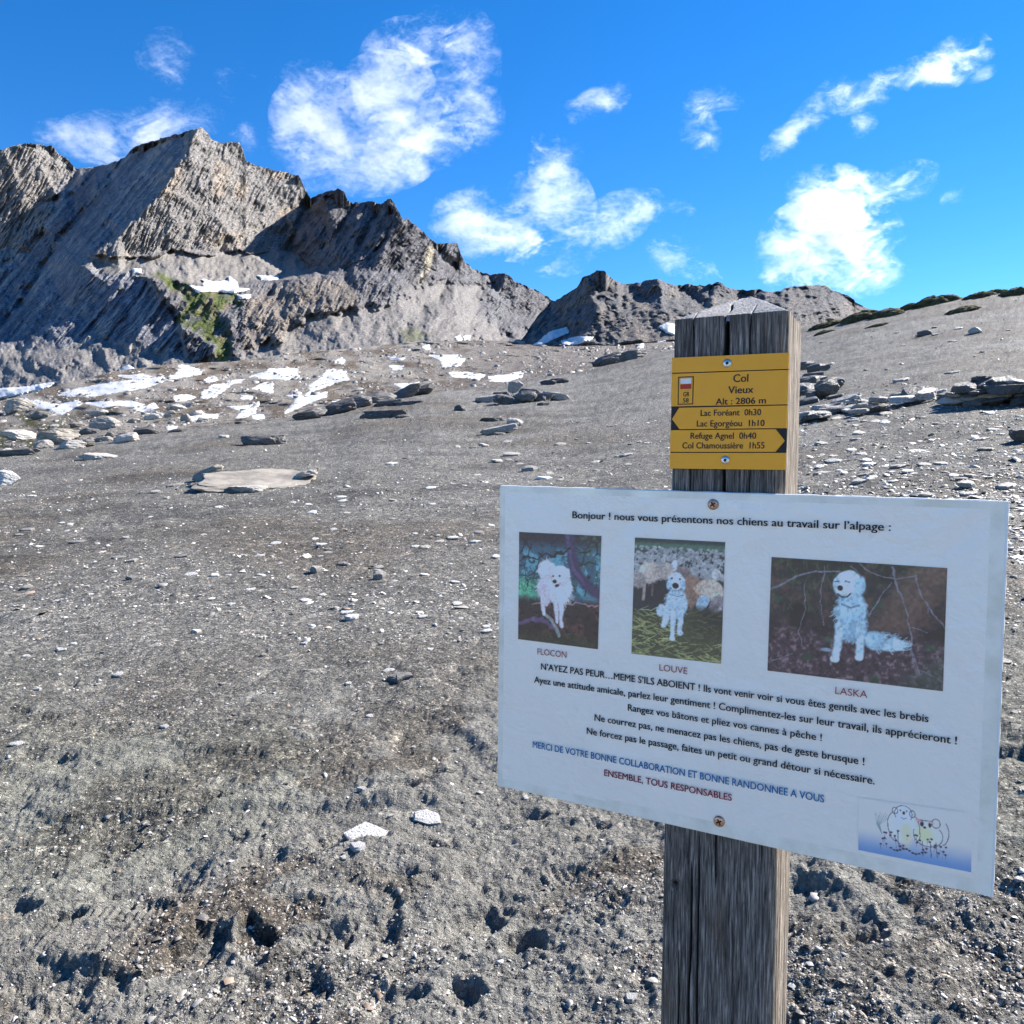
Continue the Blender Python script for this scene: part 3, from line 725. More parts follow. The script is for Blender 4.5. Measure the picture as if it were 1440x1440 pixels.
# ------------------------------------------------------------------ snow patches
def Z1(l): return [(a / 3, b / 3 + 150) for a, b in l]
def Z2(l): return [(a / 3.6 + 400, b / 3.6 + 220) for a, b in l]
def Z3(l): return [(a / 2.769 + 720, b / 2.769 + 350) for a, b in l]
SNOW = [
 (Z1([(-60, 1195), (0, 1190), (90, 1185), (235, 1162), (200, 1185), (100, 1212), (0, 1232), (-60, 1240)]), 'flat white snow tongue at the far left foot of the mountain'),
 (Z1([(240, 1215), (330, 1188), (500, 1160), (690, 1138), (700, 1155), (620, 1185), (500, 1205), (400, 1220), (300, 1222)]), 'longest snow band, rising to the right under the scree'),
 (Z1([(705, 1142), (750, 1120), (755, 1088), (790, 1092), (855, 1112), (850, 1128), (780, 1140), (720, 1150)]), 'hooked snow patch right below the green rib'),
 (Z1([(500, 1112), (540, 1088), (570, 1105), (560, 1120), (520, 1122)]), 'small pointed snow patch above the longest snow band'),
 (Z1([(490, 1133), (600, 1128), (640, 1140), (560, 1150)]), 'thin snow strip just above the longest snow band'),
 (Z1([(80, 1232), (150, 1238), (250, 1258), (330, 1238), (345, 1255), (260, 1300), (180, 1277), (110, 1258)]), 'curved snow patch above the grassy boulders on the left'),
 (Z1([(360, 1250), (450, 1243), (560, 1243), (620, 1262), (650, 1248), (672, 1275), (600, 1287), (540, 1264), (440, 1270)]), 'low wavy snow strip left of centre in the valley'),
 (Z1([(1050, 1140), (1120, 1118), (1130, 1105), (1255, 1105), (1260, 1142), (1180, 1150), (1120, 1148)]), 'wide snow patch below the foot of the green rib, right side'),
 (Z1([(1065, 1190), (1110, 1165), (1155, 1162), (1150, 1208), (1110, 1200)]), 'small triangular snow patch beneath the wide one'),
 (Z1([(730, 1215), (800, 1216), (825, 1228), (780, 1242), (735, 1244)]), 'short snow wedge in the middle of the valley floor'),
 (Z1([(850, 1205), (900, 1172), (985, 1168), (950, 1195), (900, 1230), (848, 1232)]), 'slanting snow patch in the middle of the valley floor'),
 (Z1([(860, 1152), (900, 1136), (925, 1153), (870, 1167)]), 'little round snow spot above the slanting patch'),
 (Z1([(958, 1160), (1030, 1149), (1012, 1165), (965, 1169)]), 'thin snow sliver above the slanting patch'),
 (Z1([(955, 1262), (1050, 1263), (1095, 1243), (1080, 1290), (1030, 1312), (995, 1314), (1020, 1285)]), 'ragged snow patch near the gravel edge'),
 (Z1([(798, 1303), (830, 1292), (920, 1298), (915, 1314), (850, 1312), (800, 1328)]), 'snow arc lying on the edge of the gravel slope'),
 (Z1([(1060, 1303), (1110, 1298), (1115, 1316), (1070, 1320)]), 'tiny snow spot at the gravel edge'),
 (Z1([(1015, 1216), (1070, 1220), (1060, 1237), (1020, 1234)]), 'small snow spot between two larger ragged patches'),
 (Z1([(700, 1345), (750, 1348), (745, 1362), (705, 1364)]), 'nearest tiny snow spot beside the dark boulders'),
 (Z1([(800, 755), (860, 762), (855, 728), (900, 740), (960, 735), (965, 715), (1000, 740), (1005, 765), (1050, 770), (980, 786), (880, 777), (830, 781)]), 'bright snow field high on the scree bench'),
 (Z1([(1088, 713), (1175, 716), (1170, 730), (1100, 729)]), 'thin snow streak at the right end of the scree bench'),
 (Z1([(560, 682), (600, 686), (597, 701), (562, 701)]), 'tiny snow spot at the left end of the scree bench'),
 (Z1([(1000, 795), (1060, 793), (1050, 809), (1010, 807)]), 'small snow streak just under the bench snow field'),
 (Z2([(-30, 1085), (0, 1075), (65, 1070), (60, 1095), (75, 1120), (0, 1132)]), 'snow patch at the left of the stepped snow streaks'),
 (Z2([(118, 1168), (180, 1120), (220, 1075), (310, 1085), (325, 1130), (260, 1147), (140, 1190)]), 'stepped snow patch in the centre of the valley'),
 (Z2([(0, 1203), (100, 1208), (130, 1188), (150, 1213), (215, 1188), (215, 1217), (130, 1247), (40, 1287), (0, 1300), (60, 1230)]), 'zigzag snow patch above the left end of the dark bank'),
 (Z2([(525, 1013), (615, 1016), (600, 1029), (530, 1027)]), 'small snow dash below the second ridge'),
 (Z2([(730, 1006), (880, 1006), (915, 1025), (890, 1062), (800, 1067), (790, 1030)]), 'broad notched snow patch under the notch'),
 (Z2([(525, 1058), (605, 1060), (590, 1080), (550, 1082)]), 'short snow dash above the dark bank'),
 (Z2([(828, 1093), (930, 1093), (1015, 1106), (990, 1127), (850, 1114)]), 'long thin snow patch left of the blade-like one'),
 (Z2([(1030, 1116), (1130, 1103), (1212, 1086), (1200, 1120), (1130, 1140), (1040, 1137)]), 'blade-shaped snow patch nearest the gravel slope'),
 (Z2([(555, 1153), (640, 1150), (682, 1143), (670, 1167), (600, 1177)]), 'snow patch lying on top of the dark bank'),
 (Z2([(255, 1035), (290, 1020), (312, 1038), (290, 1050), (258, 1047)]), 'small snow cap left below the second ridge'),
 (Z2([(698, 960), (735, 953), (740, 977), (705, 977)]), 'round snow dot under the slope of the second ridge'),
 (Z2([(866, 915), (885, 906), (899, 925), (880, 942)]), 'left one of two snow dots on the saddle'),
 (Z2([(903, 912), (940, 908), (940, 927), (910, 927)]), 'right one of two snow dots on the saddle'),
 (Z2([(240, 1238), (295, 1233), (300, 1257), (260, 1264)]), 'small snow scrap above the dark bank end'),
 (Z2([(1180, 940), (1217, 936), (1212, 954), (1185, 952)]), 'snow dot at the left toe of the dark ridge'),
 (Z3([(85, 374), (150, 322), (215, 306), (222, 325), (160, 350), (110, 374)]), 'shaded bluish snow strip along the foot of the dark ridge'),
 (Z3([(192, 360), (250, 341), (314, 344), (300, 359), (240, 370), (200, 372)]), 'white snow patch at the foot of the dark ridge'),
 (Z3([(573, 302), (600, 289), (634, 294), (632, 334), (600, 327)]), 'bright snow patch just left of the wooden post'),
 (Z3([(563, 362), (597, 359), (594, 374), (566, 373)]), 'small snow dot below the patch beside the post'),
 (Z3([(488, 374), (514, 369), (510, 386), (490, 386)]), 'tiny snow dot on the slope left of the post'),
]
def snow_patch(poly, label, k_):
    poly = np.array(poly); x0, y0 = poly.min(0) - 3; x1, y1 = poly.max(0) + 3
    st = .8
    xs = np.arange(x0, x1, st); ys = np.arange(y1, y0, -st * .8)
    QX, QY = np.meshgrid(xs, ys)
    cx, cy = poly.mean(0)
    def inside(S_): 
        return (np.interp(cx, S_.px, S_.by) > cy)
    S_ = VF
    if cx < 770 and inside(MS) : S_ = MS
    if cx >= 735 and cx < 1210 and inside(RG) and cy < 486: S_ = RG
    sd = sdist(QX + 2.4 * fbm(QX / 6, QY / 2.2, 4, 600 + k_, .65), QY + 1.1 * fbm(QX / 3.5, QY / 2, 4, 640 + k_, .65), poly)
    Pt = S_.at(QX, QY)
    if S_ is not VF: Pt[..., :] = np.array([0, 0, CAMZ]) + (Pt - np.array([0, 0, CAMZ])) * .995
    # smooth the ground under the snow a little, lift the snow off it
    for _ in range(14):
        q = Pt.copy(); q[1:-1, 1:-1] = (Pt[:-2, 1:-1] + Pt[2:, 1:-1] + Pt[1:-1, :-2] + Pt[1:-1, 2:] + Pt[1:-1, 1:-1]) / 5; Pt = q
    Dm = Pt[..., 1]
    lift = np.clip(sd, -1.2, 1.6) * .0035 + .0035
    cz = np.array([0, 0, CAMZ]); Pt = cz + (Pt - cz) * (1 - lift)[..., None]
    f = grid_faces(len(xs), len(ys)); keep = (sd.ravel()[f] > -1.2).all(1); f = f[keep]
    if len(f) < 2: return
    used = np.unique(f); mp = np.zeros(QX.size, int); mp[used] = np.arange(len(used))
    vv = Pt.reshape(-1, 3)[used]; o = vv.mean(0)
    me = mesh_np('snow_patch', vv - o, mp[f], M_SNOW)
    tag(link('snow_patch', me, loc=o), label, 'snow patch', 'snow patches left on the rocks')
for k_, (pl, lb) in enumerate(SNOW): snow_patch(pl, lb, k_)

# ------------------------------------------------------------------ clouds (real volumes, three kilometres off)
def cloud_mat(name, dens, thr, scale):
    m = bpy.data.materials.new(name); m.use_nodes = True; n = m.node_tree; n.nodes.clear()
    o = n.nodes.new('ShaderNodeOutputMaterial'); pv = n.nodes.new('ShaderNodeVolumePrincipled'); n.links.new(pv.outputs[0], o.inputs['Volume'])
    pv.inputs['Color'].default_value = (1, 1, 1, 1); pv.inputs['Anisotropy'].default_value = .45
    tc = n.nodes.new('ShaderNodeTexCoord'); geo = n.nodes.new('ShaderNodeNewGeometry')
    def M(op, a, b):
        k = n.nodes.new('ShaderNodeMath'); k.operation = op
        for i, x in enumerate((a, b)):
            if isinstance(x, (int, float)): k.inputs[i].default_value = x
            else: n.links.new(x, k.inputs[i])
        return k.outputs[0]
    ln = n.nodes.new('ShaderNodeVectorMath'); ln.operation = 'LENGTH'; n.links.new(tc.outputs['Object'], ln.inputs[0])
    mp = n.nodes.new('ShaderNodeMapping'); mp.inputs['Rotation'].default_value = (0, math.radians(35), 0); mp.inputs['Scale'].default_value = (.8, 1, 1.35)
    n.links.new(geo.outputs['Position'], mp.inputs[0])
    no = n.nodes.new('ShaderNodeTexNoise'); no.inputs['Scale'].default_value = scale; no.inputs['Detail'].default_value = 7
    no.inputs['Roughness'].default_value = .68; no.inputs['Distortion'].default_value = .9
    n.links.new(mp.outputs[0], no.inputs['Vector'])
    n2 = n.nodes.new('ShaderNodeTexNoise'); n2.inputs['Scale'].default_value = scale * 5.2; n2.inputs['Detail'].default_value = 5; n2.inputs['Roughness'].default_value = .7
    n2.inputs['Distortion'].default_value = 1.2; n.links.new(mp.outputs[0], n2.inputs['Vector'])
    f = M('SUBTRACT', 1, M('POWER', ln.outputs['Value'], 1.0))
    d = M('SUBTRACT', M('ADD', M('ADD', M('MULTIPLY', no.outputs[0], 5.8), M('MULTIPLY', n2.outputs[0], 3.0)), f), thr + 2.1)
    n.links.new(M('MAXIMUM', M('MULTIPLY', d, dens), 0), pv.inputs['Density'])
    return m
CM = {'d': cloud_mat('cloud_body', .0058, 2.60, .0055), 'm': cloud_mat('cloud_thin', .0050, 2.74, .008), 'w': cloud_mat('cloud_wisp', .0034, 2.80, .011)}
PUFF = {}
for k_ in CM:
    bm = bmesh.new(); bmesh.ops.create_icosphere(bm, subdivisions=3, radius=1)
    me = bpy.data.meshes.new('puff'); bm.to_mesh(me); bm.free(); me.materials.append(CM[k_]); PUFF[k_] = me
CD = 3200.0
def cloud(label, puffs):          # puff: picture x, y, half width, half height in photograph pixels, turn in degrees, kind
    cx = sum(p[0] for p in puffs) / len(puffs); cy = sum(p[1] for p in puffs) / len(puffs)
    def at(px, py, dd=0):
        u, w = ray(px, py); return Vector((u * (CD + dd), CD + dd, CAMZ + w * (CD + dd)))
    root = empty('cloud', at(cx, cy))
    tag(root, label, 'cloud', 'white clouds in the blue sky')
    for i, (x, y, a, b, rot, kd) in enumerate(puffs):
        o = link('puff', PUFF[kd], root, at(x, y, (i % 3 - 1) * 25) - root.location)
        s = 1.38 / FPX * CD
        o.scale = (a * s, (a + b) * .42 * s, b * s); o.rotation_euler = (0, -math.radians(rot), 0)
cloud('largest white cloud, wispy topped, above the second ridge', [(500, 205, 88, 48, 0, 'd'), (455, 165, 55, 45, 10, 'd'), (540, 150, 60, 50, 20, 'd'), (515, 240, 70, 26, 8, 'm'), (588, 196, 66, 36, 20, 'm'),
      (560, 90, 50, 38, 40, 'm'), (600, 55, 45, 22, 35, 'm'), (652, 55, 32, 28, 50, 'm'), (672, 100, 24, 50, -10, 'w'), (660, 160, 36, 40, 30, 'm'), (430, 130, 40, 30, 30, 'w'), (640, 110, 30, 20, 0, 'w')])
cloud('low white cloud half hidden behind the main summit', [(150, 200, 62, 28, 8, 'd'), (215, 180, 55, 26, 10, 'd'), (100, 195, 40, 18, -5, 'm'), (190, 215, 50, 25, 0, 'd'), (270, 165, 36, 18, 0, 'w')])
cloud('ragged little wisp high on the left', [(232, 78, 30, 24, 30, 'w'), (244, 95, 16, 24, 0, 'w'), (255, 72, 18, 10, 0, 'w')])
cloud('faint wisp between the high left wisp and the largest cloud', [(320, 120, 18, 16, 0, 'w'), (345, 96, 16, 8, -10, 'w')])
cloud('small wisp beside the right shoulder of the summit', [(350, 200, 22, 14, 0, 'w'), (345, 180, 14, 10, 0, 'w')])
cloud('white cloud with a raised spire above the dip in the ridge', [(665, 320, 46, 36, -10, 'd'), (725, 325, 50, 30, 0, 'd'), (775, 300, 48, 55, 20, 'd'), (780, 240, 26, 42, 20, 'm'), (810, 345, 50, 26, 30, 'd'),
      (865, 312, 44, 28, 30, 'd'), (900, 296, 30, 20, 20, 'm'), (765, 355, 28, 24, 0, 'd'), (640, 290, 22, 20, 0, 'm'), (670, 272, 20, 8, 10, 'w'), (800, 215, 18, 16, 0, 'w')])
cloud('small oval cloud in the upper middle of the sky', [(838, 148, 36, 17, 15, 'm'), (865, 132, 22, 12, 30, 'w')])
cloud('curled thin wisp in the upper sky right of the oval cloud', [(990, 145, 30, 16, 20, 'w'), (980, 172, 20, 26, 0, 'w'), (996, 198, 14, 18, -30, 'w'), (1020, 143, 20, 10, 0, 'w')])
cloud('long slanting streak of cloud rising to the right', [(1112, 188, 38, 15, 42, 'm'), (1150, 155, 42, 16, 38, 'w'), (1175, 130, 34, 16, 35, 'w'), (1215, 130, 46, 20, 20, 'w'), (1245, 112, 26, 12, 20, 'w'), (1212, 175, 18, 13, 30, 'm')])
cloud('bright elongated cloud at the upper right', [(1305, 98, 36, 18, 10, 'm'), (1345, 85, 36, 24, 20, 'm'), (1372, 82, 20, 16, 0, 'm'), (1378, 105, 18, 8, 20, 'w')])
cloud('broad white cloud above the right end of the dark ridge', [(1150, 345, 66, 52, 20, 'd'), (1185, 300, 55, 40, 20, 'd'), (1165, 265, 45, 24, 0, 'd'), (1220, 275, 50, 20, 5, 'm'), (1270, 255, 40, 20, 10, 'm'), (1215, 340, 40, 45, 0, 'd'),
      (1185, 385, 66, 26, 0, 'd'), (1120, 385, 36, 26, 0, 'd'), (1290, 265, 20, 12, 20, 'w')])
cloud('small faint cloud pair low over the dark ridge', [(935, 357, 26, 22, -20, 'w'), (945, 370, 18, 14, 0, 'm'), (985, 382, 26, 13, -15, 'm'), (960, 350, 20, 10, 0, 'w')])
cloud('tiny puff right of the broad cloud', [(1339, 275, 14, 12, 40, 'w')])
cloud('tiny faint puff right of the spired cloud', [(950, 290, 18, 8, -10, 'w'), (965, 300, 12, 8, 0, 'w')])

# ------------------------------------------------------------------ the signpost
THETA = math.radians(26.6)
RT = Vector((math.cos(THETA), -math.sin(THETA), 0)); UP = Vector((0, 0, 1)); NN = Vector((-math.sin(THETA), -math.cos(THETA), 0))   # towards the viewer
class Plane:
    def __init__(s, o): s.o = Vector(o)
    def shift(s, d): return Plane(s.o + NN * d)
    def hit(s, px, py):
        u, w = ray(px, py); d = Vector((u, 1, w)); c = Vector((0, 0, CAMZ))
        t = (s.o - c).dot(NN) / d.dot(NN); p = c + d * t
        return Vector(((p - s.o).dot(RT), (p - s.o).dot(UP)))
    def world(s, q, off=0): return s.o + RT * q[0] + UP * q[1] + NN * off
# board face plane: scaled so the board is 0.43 m wide
_u, _w = ray(703, 683)
P0 = Plane((_u, 1, CAMZ + _w)); q = P0.hit(1418, 706); L0 = (q - P0.hit(703, 683)).length
sc = .43 / L0
PB = Plane((_u * sc, sc, CAMZ + _w * sc))                # the printed face
POSTP = PB.shift(-.008)                                  # front face of the post
SIGNP = POSTP.shift(.0045)                               # face of the yellow panels

# -- wooden post
k = NT('weathered_wood', .85, .2)
tc = k.coord('Object')
oi = k.map(tc, (1, 1, .045))
f = k.noise(oi, 620, 5, .7, .4)
f2 = k.noise(k.map(tc, (1, 1, .06)), 90, 4, .6, .8)
f3 = k.noise(k.map(tc, (1, 1, .3)), 22, 3, .6)
c = k.ramp(f, [(.34, (.03, .027, .025)), (.46, (.10, .09, .08)), (.56, (.20, .18, .16)), (.68, (.42, .385, .345))])
c = k.mix(1, c, k.ramp(f2, [(.3, (.68, .66, .65)), (.55, (1, .99, .97)), (.75, (1.35, 1.32, 1.27))]), 'MULTIPLY')
c = k.mix(k.math('MULTIPLY', k.ramp(f3, [(.55, (0, 0, 0)), (.68, (1, 1, 1))]), .45), c, (.13, .085, .055))
c = k.mix(1, c, k.attr(), 'MULTIPLY')
k.color(c)
k.normal(k.bump(k.math('ADD', f, k.math('MULTIPLY', f2, .8)), 1, .0016)); M_WOOD = k.m
k = NT('end_grain', .85, .2)
tc = k.coord('Object')
c = k.mix(1, k.attr(), k.ramp(k.noise(tc, 380, 4, .7), [(.3, (.45, .45, .46)), (.6, (1.2, 1.2, 1.2))]), 'MULTIPLY')
k.color(c); k.normal(k.bump(k.noise(tc, 500, 3), .8, .001)); M_END = k.m

a = POSTP.hit(948, 500); b = POSTP.hit(1110, 500); a2 = POSTP.hit(936, 1300); b2 = POSTP.hit(1088, 1300)
xl, xr = (a.x + a2.x) / 2, (b.x + b2.x) / 2
zt = POSTP.world(POSTP.hit(1028, 443)).z
pw = xr - xl
print('POST width', pw, 'xl', a.x, a2.x, 'xr', b.x, b2.x, 'top z', zt)
pc = POSTP.world(Vector(((xl + xr) / 2, 0))) - NN * pw / 2; pc.z = 0
zg = float(ground_z([pc.x], [pc.y])[0])
post = empty('wooden_post', (pc.x, pc.y, zg))
tag(post, 'square weathered grey wooden post with a split pointed top carrying both signs', 'post')
# outline of the section (local: s along RT, t along -NN), slightly rounded and waney
NP_, NZ = 420, 200
cr = .006
def section(n):
    pts = []
    h = pw / 2
    per = []
    def side(x0, y0, x1, y1, m):
        for i in range(m): per.append((x0 + (x1 - x0) * i / m, y0 + (y1 - y0) * i / m))
    def arc(cx, cy, a0, m):
        for i in range(m):
            a_ = math.radians(a0 + 90 * i / m); per.append((cx + cr * math.cos(a_), cy + cr * math.sin(a_)))
    side(-h + cr, -h, h - cr, -h, 190); arc(h - cr, -h + cr, -90, 8)
    side(h, -h + cr, h, h - cr, 100); arc(h - cr, h - cr, 0, 6)
    side(h - cr, h, -h + cr, h, 50); arc(-h + cr, h - cr, 90, 6)
    side(-h, h - cr, -h, -h + cr, 52); arc(-h + cr, -h + cr, 180, 8)
    return np.array(per)
per = section(NP_)
NP_ = len(per)
zb_ = zg - .35
zs = np.concatenate([np.linspace(zb_, .75, 60)[:-1], np.linspace(.75, zt, 170)])
PR, ZZ = np.meshgrid(np.arange(NP_), zs)
s0 = per[PR, 0]; t0 = per[PR, 1]
nx = np.gradient(per[:, 1]); ny = -np.gradient(per[:, 0]); ln_ = np.hypot(nx, ny) + 1e-9; nx /= ln_; ny /= ln_
arcl = np.concatenate([[0], np.cumsum(np.hypot(*np.diff(per, axis=0).T))])
al = arcl[PR] + .0035 * np.sin(ZZ * 9 + 1.3) + .002 * fbm(ZZ * 12, arcl[PR] * 30, 2, 700)
gro = rfbm(al * 330, ZZ * 3.2, 3, 701, .6)
dsp = (gro - .55) * .0007 + .0010 * fbm(al * 60, ZZ * 2, 3, 705)
# deep checks (splits) in the faces: position on the front face, width, depth, z range
zmb = PB.world(PB.hit(1000, 690)).z
colr = np.ones(s0.shape)
front = (t0 < -pw / 2 + .0005)
def check(sx, w, dep, z0, z1, seed, face='f'):
    c_ = sx + .0022 * fbm(ZZ * 14, ZZ * 0 + seed, 3, seed) 
    m = front if face == 'f' else (s0 > pw / 2 - .0005)
    v = s0 if face == 'f' else t0
    ww = w * sm(z0, z0 + .05, ZZ) * sm(z1 + .001, z1 - .04 if z1 < zt - .01 else z1 - .0, ZZ) if z1 < zt - .01 else w * sm(z0, z0 + .05, ZZ) * (.6 + .6 * sm(z0, zt, ZZ))
    g = np.exp(-((v - c_) / (ww + 1e-6)) ** 4) * m
    global dsp, colr
    dsp = dsp - dep * g; colr = colr * (1 - .85 * g)
fx = lambda px, py: POSTP.hit(px, py).x - (xl + xr) / 2
check(fx(1020, 470), .0010, .009, 1.15, zt, 711); check(fx(976, 470), .0004, .004, 1.30, zt, 712); check(fx(1056, 465), .0004, .004, 1.28, zt, 713)
check(fx(1019, 675), .0011, .010, 1.1, zt, 714)
check(fx(975, 1350), .0009, .007, .5, 1.14, 715); check(fx(985, 1300), .0008, .006, .4, 1.16, 716); check(fx(960, 1350), .0006, .004, .4, 1.05, 717)
check(.018, .0008, .006, .4, 1.45, 718, 's'); check(-.02, .0006, .004, .9, zt, 719, 's'); check(-.034, .0006, .004, .4, 1.4, 720, 's')
# knot with grain swept round it low on the front face
kx, kz = fx(954, 1245), POSTP.world(POSTP.hit(954, 1245)).z
kd = np.hypot((s0 - kx) / .0035, (ZZ - kz) / .0045)
dsp = dsp - .004 * np.exp(-kd ** 2) * front; colr = colr * (1 - .9 * np.exp(-kd ** 2.5) * front)
S1 = s0 + nx[PR] * dsp - .0068 * (zt - ZZ) * sm(pw / 2, -pw / 2, s0); T1 = t0 + ny[PR] * dsp
Vp = np.stack([RT.x * S1 - NN.x * T1, RT.y * S1 - NN.y * T1, ZZ - zg], -1).reshape(-1, 3)
a_ = np.arange(NP_ * len(zs)).reshape(len(zs), NP_); an = np.roll(a_, -1, 1)
Q = np.stack([a_[:-1], an[:-1], an[1:], a_[1:]], -1).reshape(-1, 4)
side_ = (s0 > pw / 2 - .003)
cc = np.stack([colr] * 3, -1) * np.where(side_[..., None], np.array([1.5, 1.42, 1.3]), np.array([1., 1., 1.03]))  # sun on the right side put into the wood colour, lighter and warmer
pale_edge = sm(.0, .004, s0 - pw / 2 + .010 + .004 * fbm(ZZ * 8, ZZ * 0, 3, 733)) * front  # paler strip along the right edge of the front face
cc = cc * (1 + pale_edge[..., None] * np.array([.35, .28, .2]))
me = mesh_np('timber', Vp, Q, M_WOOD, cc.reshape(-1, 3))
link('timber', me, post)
# four-sided cap, end grain rings proud of the wood between them
n_ = 150
g_ = np.linspace(-1, 1, n_); GX, GY = np.meshgrid(g_, g_)
hh = pw / 2 - .0012
cap = .026
ax_, ay_ = .12, .15
dxx = np.where(GX > ax_, (GX - ax_) / (1 - ax_), (ax_ - GX) / (1 + ax_)); dyy = np.where(GY > ay_, (GY - ay_) / (1 - ay_), (ay_ - GY) / (1 + ay_))
hgt = cap * (1 - np.maximum(sm(0, 1.1, dxx) * .35 + dxx * .65, dyy)) ** .92
hgt = np.minimum(hgt, cap * .86 + .08 * hgt)
rg = np.hypot((GX + .05) * hh, (GY - .55) * hh) / .0017 + 1.2 * fbm(GX * 2, GY * 2, 3, 741)
ring = .5 + .5 * np.sin(rg * 2 * math.pi)
hgt = hgt + .0007 * ring
cr_ = np.exp(-(((GX * hh) - (fx(1020, 470) + .0015 * np.sin(GY * 7))) / .0008) ** 4) * sm(.5, .2, GY)
cr2 = np.exp(-(((GX * hh) - fx(1056, 465)) / .0004) ** 4) * sm(-.4, -.7, GY)
cr3 = np.exp(-(((GX * hh) - fx(976, 465)) / .0004) ** 4) * sm(-.6, -.8, GY)
hgt = hgt - .010 * cr_ - .006 * cr2 - .006 * cr3
edge = np.maximum(np.abs(GX), np.abs(GY)); hgt = np.where(edge > .985, -.004, hgt)
ccap = (np.array([.13, .125, .13])[None, None] + (np.array([.5, .48, .46]) - np.array([.13, .125, .13])) * (ring ** 1.5)[..., None]) * (1 - .9 * np.maximum(np.maximum(cr_, cr2), cr3))[..., None]
sx_, ty_ = GX * (hh + .0008), GY * (hh + .0008)
Vc = np.stack([RT.x * sx_ - NN.x * ty_, RT.y * sx_ - NN.y * ty_, zt - .001 - zg + hgt], -1).reshape(-1, 3)
me = mesh_np('pointed_top', Vc, grid_faces(n_, n_), M_END, ccap.reshape(-1, 3))
link('pointed_top', me, post)

# -- generic flat pieces on a sign
def slab2d(name, pts, z0, z1, pl, mat, parent, bevel=0):   # pts: outline (plane coordinates, counter-clockwise seen from the front)
    n = len(pts); vs = []; fs = []
    c = sum((Vector(p) for p in pts), Vector((0, 0))) / n
    ins = [Vector(p) + (c - Vector(p)).normalized() * bevel for p in pts]
    for p in pts: vs.append(pl.world(p, z0))
    for p in pts: vs.append(pl.world(p, z1 - bevel))
    for p in ins: vs.append(pl.world(p, z1))
    for i in range(n):
        j = (i + 1) % n
        fs.append((i, j, n + j, n + i)); fs.append((n + i, n + j, 2 * n + j, 2 * n + i))
    fs.append(tuple(range(2 * n, 3 * n))); fs.append(tuple(reversed(range(n))))
    return mesh_py(name, vs, fs, mat, parent)

_tx = {}
def text_mesh(txt, bold):
    cu = bpy.data.curves.new('t', 'FONT'); cu.body = txt; cu.size = 1; cu.offset = bold; cu.resolution_u = 3; cu.fill_mode = 'FRONT'
    cu.extrude = 0
    ob = bpy.data.objects.new('t', cu); COL.objects.link(ob)
    dg = bpy.context.evaluated_depsgraph_get(); dg.update()
    me = bpy.data.meshes.new_from_object(ob.evaluated_get(dg))
    bpy.data.objects.remove(ob); bpy.data.curves.remove(cu)
    return me
def lettering(txt, p0, p1, cap_px, pl, mat, parent, off, bold=.02, name='lettering'):
    """text from picture point p0 to p1 (both on its baseline)"""
    me = text_mesh(txt, 0)
    xs = [v.co.x for v in me.vertices]; x0, x1 = min(xs), max(xs)
    A = pl.hit(*p0); B = pl.hit(*p1); d = B - A
    capm = (pl.hit(p0[0], p0[1] - cap_px) - A).length
    sx = d.length / (x1 - x0); sy = capm / .70
    e = d.normalized(); f = Vector((-e.y, e.x))
    o_ = rootloc(parent)
    if bold > .012:               # heavier strokes: the outline laid down again slightly aside
        bm = bmesh.new(); bm.from_mesh(me)
        for k_, (ax, ay) in enumerate(((-1, 0), (1, 0), (0, .7))):
            g = bmesh.ops.duplicate(bm, geom=bm.verts[:n0] + bm.edges[:e0] + bm.faces[:f0]) if k_ else None
            if k_ == 0: n0, e0, f0 = len(bm.verts), len(bm.edges), len(bm.faces); bm.verts.ensure_lookup_table(); bm.edges.ensure_lookup_table(); bm.faces.ensure_lookup_table(); continue
            for v in g['geom']:
                if isinstance(v, bmesh.types.BMVert): v.co.x += (.034 if k_ == 1 else .017) * 1.15; v.co.y += (0 if k_ == 1 else .014); v.co.z += .004 * k_
            bm.verts.ensure_lookup_table(); bm.edges.ensure_lookup_table(); bm.faces.ensure_lookup_table()
        bm.to_mesh(me); bm.free()
    for v in me.vertices:
        q = A + e * ((v.co.x - x0) * sx) + f * (v.co.y * sy)
        v.co = pl.world(q, off + v.co.z * .01) - o_
    me.materials.clear(); me.materials.append(mat)
    me.name = name
    return link(name, me, parent)

def screw(pl, px, py, rad, parent, mat, mdark, off, torx=False):
    c = pl.hit(px, py); n = 20
    vs = []; fs = []
    prof = [(1.0, 0), (1.0, .18), (.86, .42), (.5, .56), (.0, .6)]
    for r_, h in prof[:-1]:
        for i in range(n):
            a = 2 * math.pi * i / n
            vs.append(pl.world(c + Vector((math.cos(a), math.sin(a))) * rad * r_, off + h * rad * .55))
    vs.append(pl.world(c, off + .6 * rad * .55)); L_ = len(prof) - 1
    for k_ in range(L_ - 1):
        for i in range(n):
            j = (i + 1) % n; fs.append((k_ * n + i, k_ * n + j, (k_ + 1) * n + j, (k_ + 1) * n + i))
    for i in range(n): fs.append(((L_ - 1) * n + i, (L_ - 1) * n + (i + 1) % n, L_ * n))
    s_ = mesh_py('screw', vs, fs, mat, parent, True)
    # recess
    arms = 6 if torx else 4
    pts = []
    rot = R.uniform(.2, .7)
    for i in range(arms):
        a = rot + 2 * math.pi * i / arms; w = .30 if not torx else .24
        rr_ = .55 if not torx else .42; ri_ = .2 if not torx else .28
        for da, r_ in ((-w, rr_), (w, rr_), (math.pi / arms, ri_)):
            pts.append(c + Vector((math.cos(a + da), math.sin(a + da))) * rad * r_)
    vs = [pl.world(p, off + rad * .345) for p in pts] + [pl.world(c, off + rad * .345)]
    n = len(pts)
    mesh_py('screw_recess', vs, [(i, (i + 1) % n, n) for i in range(n)], mdark, s_)
    return s_

